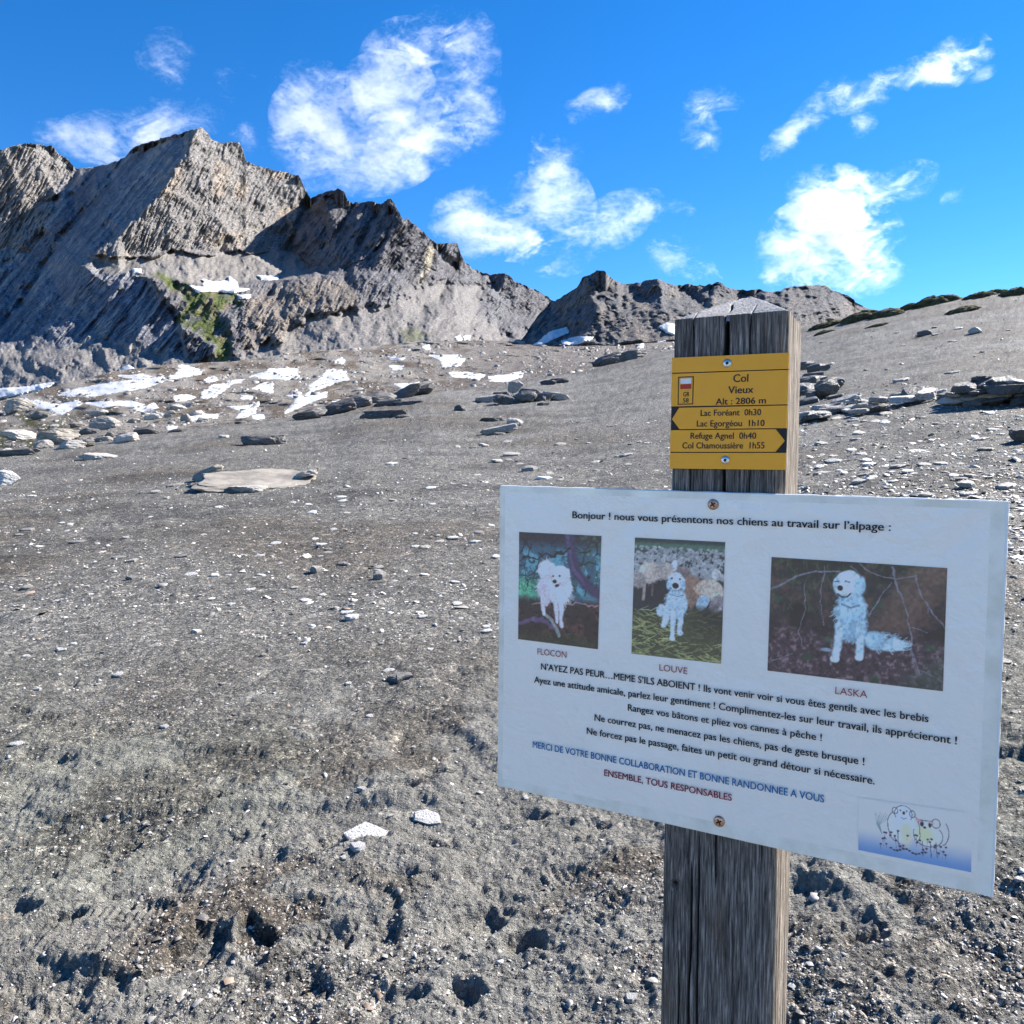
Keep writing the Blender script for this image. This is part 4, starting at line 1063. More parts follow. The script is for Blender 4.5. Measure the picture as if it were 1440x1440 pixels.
M_BLACK = plain('black_print', (.012, .011, .012), .45)
M_YEL = NT('yellow_panel', .42, .4)
f = M_YEL.noise(M_YEL.coord(), 60, 5, .6)
M_YEL.color(M_YEL.mix(f, (.88, .365, .010), (.95, .415, .016))); M_YEL.normal(M_YEL.bump(M_YEL.noise(M_YEL.coord(), 900, 2), .08, .0003)); M_YEL = M_YEL.m
M_STEEL = plain('steel', (.6, .6, .6), .3, .5, 1)
M_COPPER = NT('brass_screw', .38, .5); M_COPPER.b.inputs['Metallic'].default_value = .85
M_COPPER.color(M_COPPER.ramp(M_COPPER.noise(M_COPPER.coord(), 500, 4, .7), [(.35, (.30, .16, .09)), (.6, (.72, .45, .32))])); M_COPPER = M_COPPER.m
M_REDP = plain('red_print', (.5, .03, .02), .4)
M_WHITEP = plain('white_print', (.78, .78, .76), .4)
M_TXRED = plain('faded_red_print', (.36, .065, .055), .5)
M_TXDRED = plain('dark_red_print', (.24, .008, .03), .5)
M_TXBLUE = plain('blue_print', (.0, .15, .36), .5)

sg = empty('direction_sign', POSTP.world(POSTP.hit(1026, 582)))
tag(sg, 'yellow hiking direction sign for Col Vieux with two arrow panels, screwed to the post', 'sign')
H = SIGNP.hit
def lerp_edge(p, q, t): return (p[0] + (q[0] - p[0]) * t, p[1] + (q[1] - p[1]) * t)
TLs, TRs, BRs, BLs = (944.9, 503.2), (1109.6, 495.7), (1104.6, 660.9), (941.5, 658.8)
slab2d('backing_plate', [H(BLs[0] + .3, BLs[1] + .3), H(BRs[0] + .3, BRs[1] + .3), H(*TRs), H(*TLs)], -.0035, -.0012, SIGNP, M_BLACK, sg)
YL = [(503.2, 524.3), (525.7, 571.5), (572.9, 603.6), (605.0, 635.4), (636.8, 658.8)]
YR = [(495.7, 518.6), (520.0, 568.6), (570.0, 602.0), (603.4, 635.4), (636.8, 660.9)]
def xL(y): return 944.9 + (y - 503.2) / 155.6 * -3.4
def xR(y): return 1109.6 + (y - 495.7) / 165.2 * -5.0
panels = []
for i in range(5):
    (l0, l1), (r0, r1) = YL[i], YR[i]
    if i == 2:
        pts = [H(944.9, 589.4), H(955.5, l1 - .1), H(xR(r1), r1), H(xR(r0), r0), H(954.8, 573.4)]
    elif i == 3:
        pts = [H(xL(l1), l1), H(1090.5, r1), H(1103.6, 619.6), H(1091, r0 + .1), H(xL(l0), l0)]
    else:
        pts = [H(xL(l1), l1), H(xR(r1), r1), H(xR(r0), r0), H(xL(l0), l0)]
    o = slab2d('panel', pts, -.0012, 0, SIGNP, M_YEL, sg, .0003)
    panels.append(o)
for i, lb in enumerate(['plain yellow strip with the top screw', 'largest yellow panel naming the pass and its altitude', 'yellow panel pointing left', 'yellow panel pointing right', 'plain yellow strip with the bottom screw']):
    panels[i]['label'] = lb
tb = .018
LT = lambda t, a, b, c, par: lettering(t, a, b, c, SIGNP, M_BLACK, par, .00025, tb)
LT('Col', (1031, 537.5), (1051.8, 536.8), 11, panels[1]); LT('Vieux', (1023.9, 553.5), (1058.9, 552.6), 10.2, panels[1]); LT('Alt : 2806 m', (1006.2, 569.2), (1076.6, 567.3), 8.8, panels[1])
LT('Lac For\u00e9ant  0h30', (985.2, 585), (1070, 583.8), 8.6, panels[2]); LT('Lac Egorg\u00e9ou  1h10', (979.8, 599.9), (1074.7, 599.1), 8.6, panels[2])
LT('Refuge Agnel  0h40', (971, 617), (1063, 617), 8.6, panels[3]); LT('Col Chamoussi\u00e8re  1h55', (959.5, 630.7), (1074.7, 630.7), 8.6, panels[3])
def frame2d(name, a, b, c, d, w, pl, off, mat, par):   # hollow rectangle, picture corners tl tr br bl
    P_ = [pl.hit(*x) for x in (d, c, b, a)]; ce = sum(P_, Vector((0, 0))) / 4
    I_ = [p + Vector((w if p.x < ce.x else -w, w if p.y < ce.y else -w)) for p in P_]
    vs = [pl.world(p, off) for p in P_ + I_]
    return mesh_py(name, vs, [(i, (i + 1) % 4, 4 + (i + 1) % 4, 4 + i) for i in range(4)], mat, par)
frame2d('trail_badge', (953.7, 530), (975.8, 529), (974.7, 568.6), (953, 569.3), .0008, SIGNP, .00025, M_BLACK, panels[1])
def quad2d(name, a, b, c, d, pl, off, mat, par):
    return mesh_py(name, [pl.world(pl.hit(*x), off) for x in (d, c, b, a)], [(0, 1, 2, 3)], mat, par)
quad2d('white_bar', (957.2, 532.6), (972.4, 532.1), (972.2, 539.2), (957, 539.8), SIGNP, .0003, M_WHITEP, panels[1])
quad2d('red_bar', (957, 540.6), (972.2, 540.1), (972, 546.6), (956.8, 547.2), SIGNP, .0003, M_REDP, panels[1])
LT('GR', (960.7, 557.6), (969.4, 557.4), 6.4, panels[1]); LT('58', (960.4, 566.2), (968.2, 566), 6.2, panels[1])
screw(SIGNP, 1022.8, 510.8, .0038, sg, M_STEEL, M_BLACK, 0, True); screw(SIGNP, 1020, 647, .0038, sg, M_STEEL, M_BLACK, 0, True)

# -- laminated notice
k = NT('laminated_paper', .35, .5)
tc = k.coord()
fl = k.noise(tc, 9, 4, .6, .6); fs_ = k.noise(tc, 130, 4, .7)
k.color(k.mix(k.math('MULTIPLY', fl, 1), (.90, .83, .74), (.95, .89, .80)))
k.b.inputs['Coat Weight'].default_value = 1; k.b.inputs['Coat Roughness'].default_value = .12
bb = k.bump(k.math('ADD', fl, k.math('MULTIPLY', k.noise(tc, 40, 5, .7), .35)), .7, .008)
bb = k.bump(fs_, .12, .0006, bb)
k.normal(bb); k.t.links.new(bb, k.b.inputs['Coat Normal']); M_PAPER = k.m
k = NT('laminate_rim', .3, .5)
f = k.noise(k.coord(), 35, 4, .6)
k.color(k.ramp(f, [(.35, (.74, .71, .60)), (.6, (.88, .85, .75))])); k.b.inputs['Coat Weight'].default_value = .6
k.normal(k.bump(f, .3, .003)); M_RIM = k.m
k = NT('print_on_paper', .35, .5); k.color(k.attr()); k.b.inputs['Coat Weight'].default_value = 1; k.b.inputs['Coat Roughness'].default_value = .12
k.normal(k.bump(k.noise(k.coord(), 40, 4, .7), .2, .003)); M_PRINT = k.m
M_BOARD = plain('backing_board', (.55, .54, .5), .6)

nb_ = empty('notice_board', PB.world(PB.hit(1020, 950)))
tag(nb_, 'laminated white notice about the sheepdogs with three dog photographs, screwed to the post', 'notice board')
cTL, cTR, cBR, cBL = (703.5, 683.5), (1419, 706), (1397, 1262), (699.5, 1104.5)
HB = PB.hit
qa, qb, qc, qd = [HB(*c) for c in (cTL, cTR, cBR, cBL)]
def bil(u, v):                    # v from the top
    return (qa * (1 - u) + qb * u) * (1 - v) + (qd * (1 - u) + qc * u) * v
slab2d('backing_board', [bil(.004, .996), bil(.996, .996), bil(.996, .006), bil(.004, .006)], -.0078, -.0028, PB, M_BOARD, nb_)
# sheet with gentle bulges
nu, nv = 150, 108
U_, V_ = np.meshgrid(np.linspace(0, 1, nu), np.linspace(0, 1, nv))
def sheet_off(U_, V_):
    wv = .0011 * fbm(U_ * 3.5, V_ * 2.6, 3, 801) + .0004 * fbm(U_ * 14, V_ * 9, 3, 805)
    dimple = np.exp(-(((U_ - .43) * 1.43) ** 2 + (V_ - .05) ** 2) / .0016) + np.exp(-(((U_ - .47) * 1.43) ** 2 + (V_ - .89) ** 2) / .0016)
    crease = np.exp(-((U_ - .435 - .012 * np.sin(V_ * 9)) / .004) ** 2) * sm(.62, .75, V_) * .0005
    return wv * np.clip(np.minimum(np.minimum(U_, 1 - U_), np.minimum(V_, 1 - V_)) * 16, 0, 1) - .0004 * dimple + crease
OF = sheet_off(U_, V_)
def plane_np(U_, V_, off):
    A_, B_, C_, D_ = [np.array([q.x, q.y]) for q in (qa, qb, qc, qd)]
    q = (A_ * (1 - U_)[..., None] + B_ * U_[..., None]) * (1 - V_)[..., None] + (D_ * (1 - U_)[..., None] + C_ * U_[..., None]) * V_[..., None]
    return np.array(PB.o) + q[..., :1] * np.array(RT) + q[..., 1:] * np.array(UP) + off[..., None] * np.array(NN)
SV = plane_np(U_, V_, OF) - np.array(rootloc(nb_))
F_ = grid_faces(nu, nv)[:, ::-1]
me = mesh_np('laminated_sheet', SV.reshape(-1, 3), F_, M_PAPER)
me.materials.append(M_RIM)
uc = U_.ravel()[F_].mean(1); vc = V_.ravel()[F_].mean(1)
rim = (uc < .011) | (uc > .972) | (vc < .020) | (vc > .960 + .01 * (1 - uc))
me.polygons.foreach_set('material_index', rim.astype(np.int32)); me.update()
sheet = link('laminated_sheet', me, nb_)
# curled clear edge of the pouch, catching the sun on the right and along the top
def edge_tube(name, uv, rad, mat, par, zoff=0.0):
    vs = []; fs = []; m = 6
    for i, (u, v) in enumerate(uv):
        c = PB.world(bil(u, v), zoff); w = .0003 * math.sin(i * 1.7) 
        tdir = (RT if abs(uv[0][0] - uv[-1][0]) > .5 else UP); sd = NN.cross(tdir)
        for j in range(m):
            a = 2 * math.pi * j / m; vs.append(c + sd * math.cos(a) * (rad + w) + NN * math.sin(a) * rad)
    for i in range(len(uv) - 1):
        for j in range(m):
            jj = (j + 1) % m; fs.append((i * m + j, i * m + jj, (i + 1) * m + jj, (i + 1) * m + j))
    return mesh_py(name, vs, fs, mat, par, True)
M_EDGE = plain('pouch_edge', (.78, .79, .78), .25, .5)
ls = [i / 40 for i in range(41)]
edge_tube('pouch_edge', [(.9975, v) for v in ls], .0013, M_EDGE, nb_, -.001)
edge_tube('pouch_edge', [(.001, v) for v in ls], .0008, M_EDGE, nb_, -.001)
edge_tube('pouch_edge', [(u, .001) for u in ls], .0012, M_EDGE, nb_, -.002)
edge_tube('pouch_edge', [(u, .999) for u in ls], .0007, M_RIM, nb_, -.001)

# flat prints: a fine grid coloured point by point
lin = lambda c: np.where(np.array(c) <= .04045, np.array(c) / 12.92, ((np.array(c) + .055) / 1.055) ** 2.4)
def rgb(r, g, b): return lin(np.array([r, g, b]) / 255.)
class Canvas:
    def __init__(s, w, h, c, asp):
        s.w, s.h, s.asp = w, h, asp
        s.X, s.Y = np.meshgrid(np.linspace(0, 1, w), np.linspace(0, 1, h))
        s.C = np.broadcast_to(rgb(*c), (h, w, 3)).copy()
    def put(s, m, c):
        c = rgb(*c) if not isinstance(c, np.ndarray) else c
        s.C += (c - s.C) * np.clip(m, 0, 1)[..., None]
    def blob(s, cx, cy, rx, ry, c, rot=0, soft=.12, rag=.12, seed=1, sh=.0, a=1, fz=14):
        dx = (s.X - cx); dy = (s.Y - cy) / s.asp
        ca, sa = math.cos(math.radians(rot)), math.sin(math.radians(rot))
        x = dx * ca + dy * sa; y = -dx * sa + dy * ca
        r_ = np.hypot(x / rx, y / (ry / s.asp)) + rag * fbm(s.X * fz / s.asp ** .5, s.Y * fz, 3, seed)
        m = sm(1 + soft, 1 - soft, r_) * a
        cc = rgb(*c)[None, None] * (1 + sh * (fbm(s.X * 18, s.Y * 14, 3, seed + 5) - .9 * y / (ry / s.asp) * .5))[..., None]
        s.C += (cc - s.C) * m[..., None]
    def line(s, pts, w, c, a=1, wob=.0, seed=3, taper=1.0):
        qx = s.X + wob * fbm(s.X * 9, s.Y * 9, 3, seed); qy = s.Y + wob * fbm(s.X * 9, s.Y * 9, 3, seed + 4)
        n = len(pts) - 1
        for i in range(n):
            (x0, y0), (x1, y1) = pts[i], pts[i + 1]; ex, ey = x1 - x0, (y1 - y0) / s.asp
            wx_, wy_ = qx - x0, (qy - y0) / s.asp
            t = np.clip((wx_ * ex + wy_ * ey) / (ex * ex + ey * ey + 1e-12), 0, 1)
            d = np.hypot(wx_ - ex * t, wy_ - ey * t)
            ww = w * (1 + (taper - 1) * (i + t) / n)
            s.put(sm(ww * 1.25, ww * .55, d) * a, c)
    def fur(s, cx, cy, rx, ry, n, c, ang=90, L=.03, w=.0035, seed=1, var=26):
        r_ = random.Random(seed)
        for i in range(n):
            a = r_.uniform(0, 6.28); q = math.sqrt(r_.random()) * 1.04
            x = cx + rx * q * math.cos(a); y = cy + ry * q * math.sin(a); t = math.radians(ang + r_.uniform(-40, 40) + (x - cx) / rx * -35)
            v = int(r_.randint(-var, var) * .55) - (10 if (x > cx) else 0)
            col_ = tuple(max(0, min(255, k_ + v)) for k_ in c); l_ = L * r_.uniform(.5, 1.2)
            x0, x1 = x, x + l_ * math.cos(t); y0, y1 = y, y + l_ * math.sin(t) * s.asp
            X0 = int(max(0, (min(x0, x1) - .02) * s.w)); X1 = int(min(s.w, (max(x0, x1) + .02) * s.w + 2)); Y0 = int(max(0, (min(y0, y1) - .03) * s.h)); Y1 = int(min(s.h, (max(y0, y1) + .03) * s.h + 2))
            if X1 <= X0 or Y1 <= Y0: continue
            xs = s.X[Y0:Y1, X0:X1]; ys = s.Y[Y0:Y1, X0:X1]
            ex, ey = x1 - x0, (y1 - y0) / s.asp; wx_, wy_ = xs - x0, (ys - y0) / s.asp
            tt = np.clip((wx_ * ex + wy_ * ey) / (ex * ex + ey * ey + 1e-9), 0, 1); d = np.hypot(wx_ - ex * tt, wy_ - ey * tt)
            m = sm(w * 1.4, w * .4, d) * .5
            s.C[Y0:Y1, X0:X1] += (rgb(*col_) - s.C[Y0:Y1, X0:X1]) * m[..., None]
    def grain(s, amp, seed):
        s.C *= (1 + amp * fbm(s.X * 60, s.Y * 60 / s.asp, 2, seed))[..., None]
    def emit(s, name, tl, tr, br, bl, par, off=.0004):
        A_, B_, C_, D_ = [np.array([q.x, q.y]) for q in (HB(*tl), HB(*tr), HB(*br), HB(*bl))]
        q = (A_ * (1 - s.X)[..., None] + B_ * s.X[..., None]) * (1 - s.Y)[..., None] + (D_ * (1 - s.X)[..., None] + C_ * s.X[..., None]) * s.Y[..., None]
        # sit on the bulging sheet: find u, v of the board (nearly a rectangle)
        uu = (q[..., 0] - qa.x) / (qb.x - qa.x); vv = (qa.y + (qb.y - qa.y) * uu - q[..., 1]) / (qa.y - qd.y)
        P_ = np.array(PB.o) + q[..., :1] * np.array(RT) + q[..., 1:] * np.array(UP) + (sheet_off(uu, vv) + off)[..., None] * np.array(NN) - np.array(rootloc(par))
        me = mesh_np(name, P_.reshape(-1, 3), grid_faces(s.w, s.h)[:, ::-1], M_PRINT, np.clip((s.C if name == 'drawing' else np.maximum(s.C, 0) ** 1.18 * 1.08) * (np.array([2.1, 1.72, 1.28]) if not name == 'drawing' else np.array([1.45, 1.32, 1.18])), .006, .92).reshape(-1, 3))
        return link(name, me, par)

# photograph 1: white dog standing under a pine
c = Canvas(130, 172, (46, 40, 58), .74)
X_, Y_ = c.X, c.Y
n1 = fbm(X_ * 9, Y_ * 12, 4, 901); n2 = fbm(X_ * 26, Y_ * 34, 3, 905)
c.put(sm(.05, .15, Y_) * sm(.68, .55, Y_ + .05 * n1), (58, 92, 118)); c.put(sm(.1, .5, n1 + .3) * sm(.12, .2, Y_) * sm(.66, .5, Y_), (92, 150, 176))
c.put(sm(.35, .5, Y_) * sm(.64, .58, Y_) * sm(.45, .1, X_), (90, 170, 150)); c.put(sm(.0, .35, n2) * sm(.6, .8, X_) * sm(.6, .4, Y_) * .8, (62, 96, 72))
c.put(sm(.1, .0, np.abs(n1)) * sm(.62, .5, Y_) * .6, (26, 26, 40))
for i in range(26):
    x0 = R.uniform(0, 1); y0 = R.uniform(0, .4); c.line([(x0, y0), (x0 + R.uniform(-.3, .3), y0 + R.uniform(-.02, .22))], .008, (24, 24, 34), .85, .06, i)
g = sm(.55, .66, Y_ + .06 * n1); c.put(g, (52, 40, 44)); c.put(g * sm(0, .4, n1), (86, 62, 66)); c.put(g * sm(.1, .4, n2), (30, 24, 28)); c.put(g * sm(.86, 1, Y_ + .1 * n1) * .7, (58, 66, 52))
c.line([(.62, -.02), (.64, .14), (.70, .30), (.82, .43), (1.02, .53)], .062, (66, 58, 96), 1, .02, 5, 1.15); c.line([(.60, -.02), (.62, .14), (.68, .30), (.8, .44)], .02, (92, 82, 124), .7, .03, 6)
c.line([(.64, .14), (.35, .2), (.05, .24)], .014, (30, 26, 44), 1, .05, 7); c.line([(.4, .3), (.2, .38), (.0, .42)], .01, (40, 40, 56), .8, .05, 8)
c.line([(0, .86), (.2, .78), (.45, .85)], .03, (104, 92, 138), .7, .05, 9); c.line([(.18, .66), (.5, .62), (.98, .62)], .008, (150, 130, 140), .8, .03, 11)
c.line([(.33, .73), (.44, .8), (.52, .92)], .02, (136, 150, 160), .85, .02, 12)
w = (214, 210, 226)
c.blob(.36, .34, .105, .08, w, -20, .2, .3, 21, .2); c.blob(.36, .49, .11, .12, (196, 190, 212), 10, .15, .2, 22, .25); c.blob(.48, .50, .13, .12, w, 0, .15, .2, 23, .2)
for x0, y0, x1, y1 in ((.31, .55, .33, .74), (.38, .56, .36, .66), (.48, .58, .49, .80), (.55, .57, .555, .82)): c.line([(x0, y0), (x1, y1)], .038, (200, 194, 216), 1, .03, 24, .7)
c.blob(.56, .50, .095, .14, (224, 220, 232), 0, .15, .25, 25, .2); c.blob(.52, .385, .108, .08, (150, 142, 172), 0, .3, .2, 29, 0, .8); c.blob(.53, .36, .10, .072, (232, 228, 236), 0, .12, .15, 26, .1); c.blob(.46, .40, .05, .035, (220, 214, 224), 0, .15, .1, 27)
c.blob(.60, .36, .035, .06, (206, 200, 214), 10, .2, .2, 28)
c.fur(.36, .34, .115, .09, 160, (214, 210, 226), 250, .05, .004, 1); c.fur(.37, .49, .12, .12, 200, (186, 180, 204), 100, .05, .004, 2); c.fur(.55, .51, .11, .15, 260, (216, 212, 228), 95, .05, .004, 3); c.fur(.53, .36, .1, .07, 120, (226, 222, 232), 90, .03, .0035, 4)
for e in ((.455, .432, .026, .018), (.435, .385, .012, .010), (.515, .378, .014, .010)): c.blob(*e, (24, 22, 30), 0, .3, 0)
c.blob(.485, .468, .03, .014, (70, 48, 58), -20, .3, .1)
c.grain(.35, 71); ph1 = c.emit('dog_photograph', (730.4, 747.9), (846, 753.7), (841.2, 912.8), (729, 898.6), sheet)
ph1['label'] = 'small upright photograph of a white dog standing under a pine branch'
# photograph 2: white dog before the flock
c = Canvas(134, 180, (48, 56, 66), .76)
X_, Y_ = c.X, c.Y; n1 = fbm(X_ * 10, Y_ * 12, 4, 911); n2 = fbm(X_ * 34, Y_ * 30, 3, 915)
c.put(sm(.1, .0, Y_), (38, 50, 56)); c.put(sm(.02, .05, Y_) * sm(.12, .07, Y_) * .8, (72, 112, 100))
for i in range(420):
    y0 = .07 + .24 * R.random() ** 1.1; s_ = .010 + .085 * (y0 - .05); v = R.randint(-18, 18)
    c.blob(R.uniform(0, 1), y0, s_ * 1.3, s_ * .8, (142 + v, 150 + v, 164 + v), R.uniform(-30, 30), .25, .2, i, .3, .9)
    if i % 3 == 0: c.blob(R.uniform(0, 1), y0 + .01, s_ * .4, s_ * .5, (40, 38, 44), 0, .3, .2, i)
c.put(sm(.3, .36, Y_) * sm(.62, .5, Y_), (44, 44, 54))
for (x, y, a, b, cc, ro) in ((.18, .29, .13, .09, (176, 170, 172), -30), (.06, .36, .09, .07, (150, 146, 156), 10), (.36, .27, .10, .07, (160, 156, 160), 0), (.55, .30, .1, .08, (120, 112, 118), 0), (.66, .42, .13, .13, (136, 116, 110), 10),
                             (.85, .40, .15, .085, (176, 168, 168), 10), (.95, .54, .1, .1, (130, 126, 140), 0), (.46, .22, .035, .05, (186, 196, 216), 10), (.92, .27, .05, .05, (180, 186, 200), 0)):
    c.blob(x, y, a, b, cc, ro, .1, .15, int(x * 100), .4)
for fx_, fy_, fa_, fb_, fc_ in ((.18, .29, .12, .09, (170, 164, 168)), (.36, .27, .1, .07, (154, 150, 156)), (.85, .40, .14, .08, (168, 160, 162)), (.66, .42, .12, .12, (132, 112, 106)), (.06, .36, .08, .06, (146, 142, 150))): c.fur(fx_, fy_, fa_, fb_, 130, fc_, 80, .025, .004, int(fx_ * 100), 40)
c.line([(.13, .40), (.12, .52)], .018, (150, 144, 148)); c.line([(.22, .38), (.22, .48)], .014, (90, 84, 90)); c.line([(.66, .55), (.66, .71)], .022, (128, 108, 100))
c.blob(.78, .51, .062, .075, (150, 178, 208), 25, .1, .1, 931, .2); c.line([(.69, .40), (.74, .43)], .018, (176, 160, 150)); c.line([(.88, .45), (.95, .42)], .014, (170, 196, 190)); c.line([(.97, .55), (.86, .62)], .02, (176, 182, 200))
g = sm(.52, .62, Y_ + .04 * n1 - .06 * (X_ < .3)); c.put(g, (74, 78, 62)); c.put(g * sm(.45, .9, X_) * .8 * sm(.9, .6, Y_), (32, 34, 38))
for i in range(260):
    x0 = R.uniform(-.05, 1); y0 = .60 + .4 * R.random() ** .8; a = R.uniform(-.6, .6); L_ = R.uniform(.04, .14)
    v = R.randint(-25, 25); dk = .6 if x0 > .5 and y0 < .85 else 1
    c.line([(x0, y0), (x0 + L_ * math.cos(a), y0 + L_ * math.sin(a) * .8)], .005, (int((148 + v) * dk), int((156 + v) * dk), int((118 + v) * dk)), .7)
w = (168, 196, 222)
c.blob(.33, .60, .055, .05, w, 20, .2, .3, 941, .2)
c.blob(.49, .53, .115, .125, w, 0, .12, .18, 942, .25)
for x0, y0, x1, y1 in ((.40, .58, .37, .72), (.45, .62, .46, .82), (.54, .6, .545, .77)): c.line([(x0, y0), (x1, y1)], .036, (176, 202, 226), 1, .02, 943, .8)
c.blob(.46, .83, .032, .022, (186, 210, 230), 0, .2, .1, 944); c.blob(.55, .78, .03, .02, (176, 202, 226), 0, .2, .1, 945)
c.blob(.485, .375, .092, .078, (110, 136, 170), 0, .3, .2, 949, 0, .8); c.blob(.485, .345, .085, .072, (186, 208, 230), 0, .1, .1, 946, .15); c.blob(.41, .37, .028, .05, (150, 180, 210), 10, .2, .1, 947); c.blob(.56, .37, .028, .05, (150, 180, 210), -10, .2, .1, 948)
c.fur(.49, .53, .115, .13, 320, (166, 194, 220), 95, .04, .0035, 5, 34); c.fur(.485, .33, .085, .06, 110, (186, 208, 228), 90, .025, .003, 6); c.fur(.33, .60, .055, .05, 60, (168, 192, 214), 20, .04, .003, 7)
c.blob(.478, .385, .038, .026, (16, 18, 26), 0, .15, .1); 
for e in ((.437, .325, .012, .008), (.525, .328, .012, .008)): c.blob(*e, (20, 20, 30), 0, .3, 0)
c.line([(.42, .46), (.5, .475), (.57, .46)], .006, (90, 110, 140), .8)
c.grain(.4, 72); ph2 = c.emit('dog_photograph', (893.2, 755.8), (1019.9, 762.4), (1014.1, 933.4), (888.2, 918.9), sheet)
ph2['label'] = 'upright photograph of a white dog in front of a flock of sheep'
# photograph 3: white dog sitting among bare branches
c = Canvas(228, 156, (50, 42, 52), 1.5)
X_, Y_ = c.X, c.Y; n1 = fbm(X_ * 12, Y_ * 9, 4, 951); n2 = fbm(X_ * 50, Y_ * 34, 3, 955)
c.put(sm(.3, .0, Y_ + .2 * n1), (34, 38, 34)); c.put(sm(.1, .5, n1) * .8, (84, 66, 66)); c.put(sm(.15, .5, n2) * sm(.5, .2, Y_) * .7, (60, 74, 60)); c.put(sm(-.1, -.4, n1) * .8, (22, 20, 28))
c.put(sm(.18, .05, np.abs((X_ - .78) + (Y_ - .35) * .45)) * sm(.6, .5, Y_) * .7, (104, 88, 84))
g = sm(.5, .75, Y_ + .12 * n1); c.put(g * .8, (72, 58, 74)); c.put(g * sm(.1, .5, n2) * .8, (124, 108, 124)); c.put(g * sm(-.1, -.5, n2) * .7, (34, 28, 38)); c.put(sm(.9, 1, X_ * .6 + Y_ * .5) * .5, (60, 84, 80))
for i in range(70):
    x0 = R.uniform(0, .5); y0 = R.uniform(0, .42); a = R.uniform(.8, 2.3); c.line([(x0, y0), (x0 + .05 * math.cos(a), y0 + .08 * math.sin(a))], .0025, (66, 92, 66), .6)
for x, y in ((.24, .84), (.63, .96), (.93, .66), (.05, .36), (.36, .68), (.64, .35)): c.blob(x, y, .028, .03, (40, 78, 60), 0, .6, .9, int(x * 99), 0, .7, 30)
br = (112, 116, 138)
for pts, w_ in (([(0, .29), (.15, .16), (.27, .10), (.41, .09)], .008), ([(.48, .04), (.56, .14)], .004), ([(.53, .02), (.62, .10), (.74, .13), (.84, .08)], .005), ([(.70, .02), (.745, .22), (.80, .42), (.83, .66), (.87, .88)], .007),
                ([(.83, .07), (.88, .25), (.93, .37), (1, .5)], .006), ([(.59, .43), (.64, .3), (.71, .16)], .005), ([(.325, .05), (.315, .35), (.33, .55)], .004), ([(.22, .2), (.215, .45), (.185, .62), (.22, .83)], .004),
                ([(.82, .5), (.9, .53)], .004), ([(.87, .85), (1, .92)], .004), ([(.83, .68), (.85, .85)], .004), ([(.03, .9), (.1, .86), (.15, .82)], .005), ([(.9, .3), (.92, .4)], .003)):
    c.line(pts, w_ * .75, br, .9, .02, 7, .6)
w = (160, 198, 226)
c.blob(.72, .665, .065, .05, (168, 204, 230), -8, .2, .3, 961, .2); c.blob(.63, .64, .065, .085, (150, 188, 218), 0, .15, .2, 962, .3)
c.blob(.485, .42, .085, .17, w, 0, .12, .2, 963, .3); c.blob(.50, .55, .075, .12, (140, 178, 212), 0, .15, .2, 964, .3)
c.line([(.42, .55), (.415, .72), (.405, .82)], .026, (176, 208, 230), 1, .01, 965, .8); c.line([(.54, .52), (.54, .68), (.54, .78)], .026, (170, 204, 228), 1, .01, 966, .85)
c.blob(.40, .83, .026, .03, (196, 216, 230), 0, .2, .1); c.blob(.54, .80, .024, .026, (190, 212, 228), 0, .2, .1); c.blob(.35, .76, .03, .015, (130, 150, 176), 0, .3, .2)
c.blob(.468, .235, .078, .11, (110, 146, 184), 0, .3, .2, 970, 0, .8); c.blob(.465, .19, .075, .115, (190, 218, 236), 0, .1, .12, 967, .15); c.blob(.53, .2, .03, .08, (150, 184, 212), 10, .2, .2, 968); c.blob(.40, .2, .022, .07, (160, 192, 216), -5, .2, .2, 969)
c.fur(.485, .45, .09, .2, 420, (152, 186, 216), 95, .03, .0025, 8, 40); c.fur(.465, .18, .07, .11, 150, (184, 212, 232), 90, .018, .002, 9, 24); c.fur(.66, .64, .09, .08, 160, (154, 190, 220), 20, .03, .0025, 10, 34); c.fur(.74, .665, .06, .05, 90, (176, 208, 232), 0, .035, .0025, 11, 30)
c.blob(.428, .235, .035, .05, (206, 226, 238), 0, .2, .1); c.blob(.418, .225, .017, .024, (18, 20, 34), 0, .2, 0)
c.line([(.385, .175), (.41, .168)], .004, (40, 50, 80), .9); c.line([(.445, .165), (.47, .17)], .004, (40, 50, 80), .9)
c.line([(.405, .275), (.43, .30), (.46, .295), (.48, .265)], .005, (30, 34, 60), .95); c.line([(.43, .36), (.48, .385), (.53, .36)], .006, (90, 110, 150), .8)
c.grain(.45, 73); ph3 = c.emit('dog_photograph', (1085, 783.3), (1332.2, 798.9), (1326, 972.2), (1079.2, 943), sheet)
ph3['label'] = 'wide photograph of a white dog sitting among bare branches'
# watercolour drawing of a dog and a sheep over a blue wash
c = Canvas(190, 100, (206, 208, 216), 1.85)
X_, Y_ = c.X, c.Y
Y0 = .60 
c.C[:] = np.array([.925 / 1.45, .86 / 1.32, .77 / 1.18])
bt = sm(.52, .98, Y_ + .02 * fbm(X_ * 8, Y_ * 8, 3, 971))
c.put(bt * .95, (84, 138, 196)); c.put(sm(.62, .5, np.abs(Y_ - .8) * 3) * 0, (255, 255, 255))
ink = (34, 38, 70)
for i in range(9): c.line([(.22, .62), (.17 + .012 * i * .3, .45), (.155 + .016 * i, .22 + .03 * (i % 3))], .0025, (110, 140, 150), .7)
c.blob(.40, .40, .12, .30, (222, 222, 222), 0, .15, .1, 3); c.blob(.44, .55, .05, .2, (216, 208, 176), 0, .4, .2, 4, 0, .7); c.blob(.62, .50, .12, .17, (224, 222, 214), 0, .15, .1, 5)
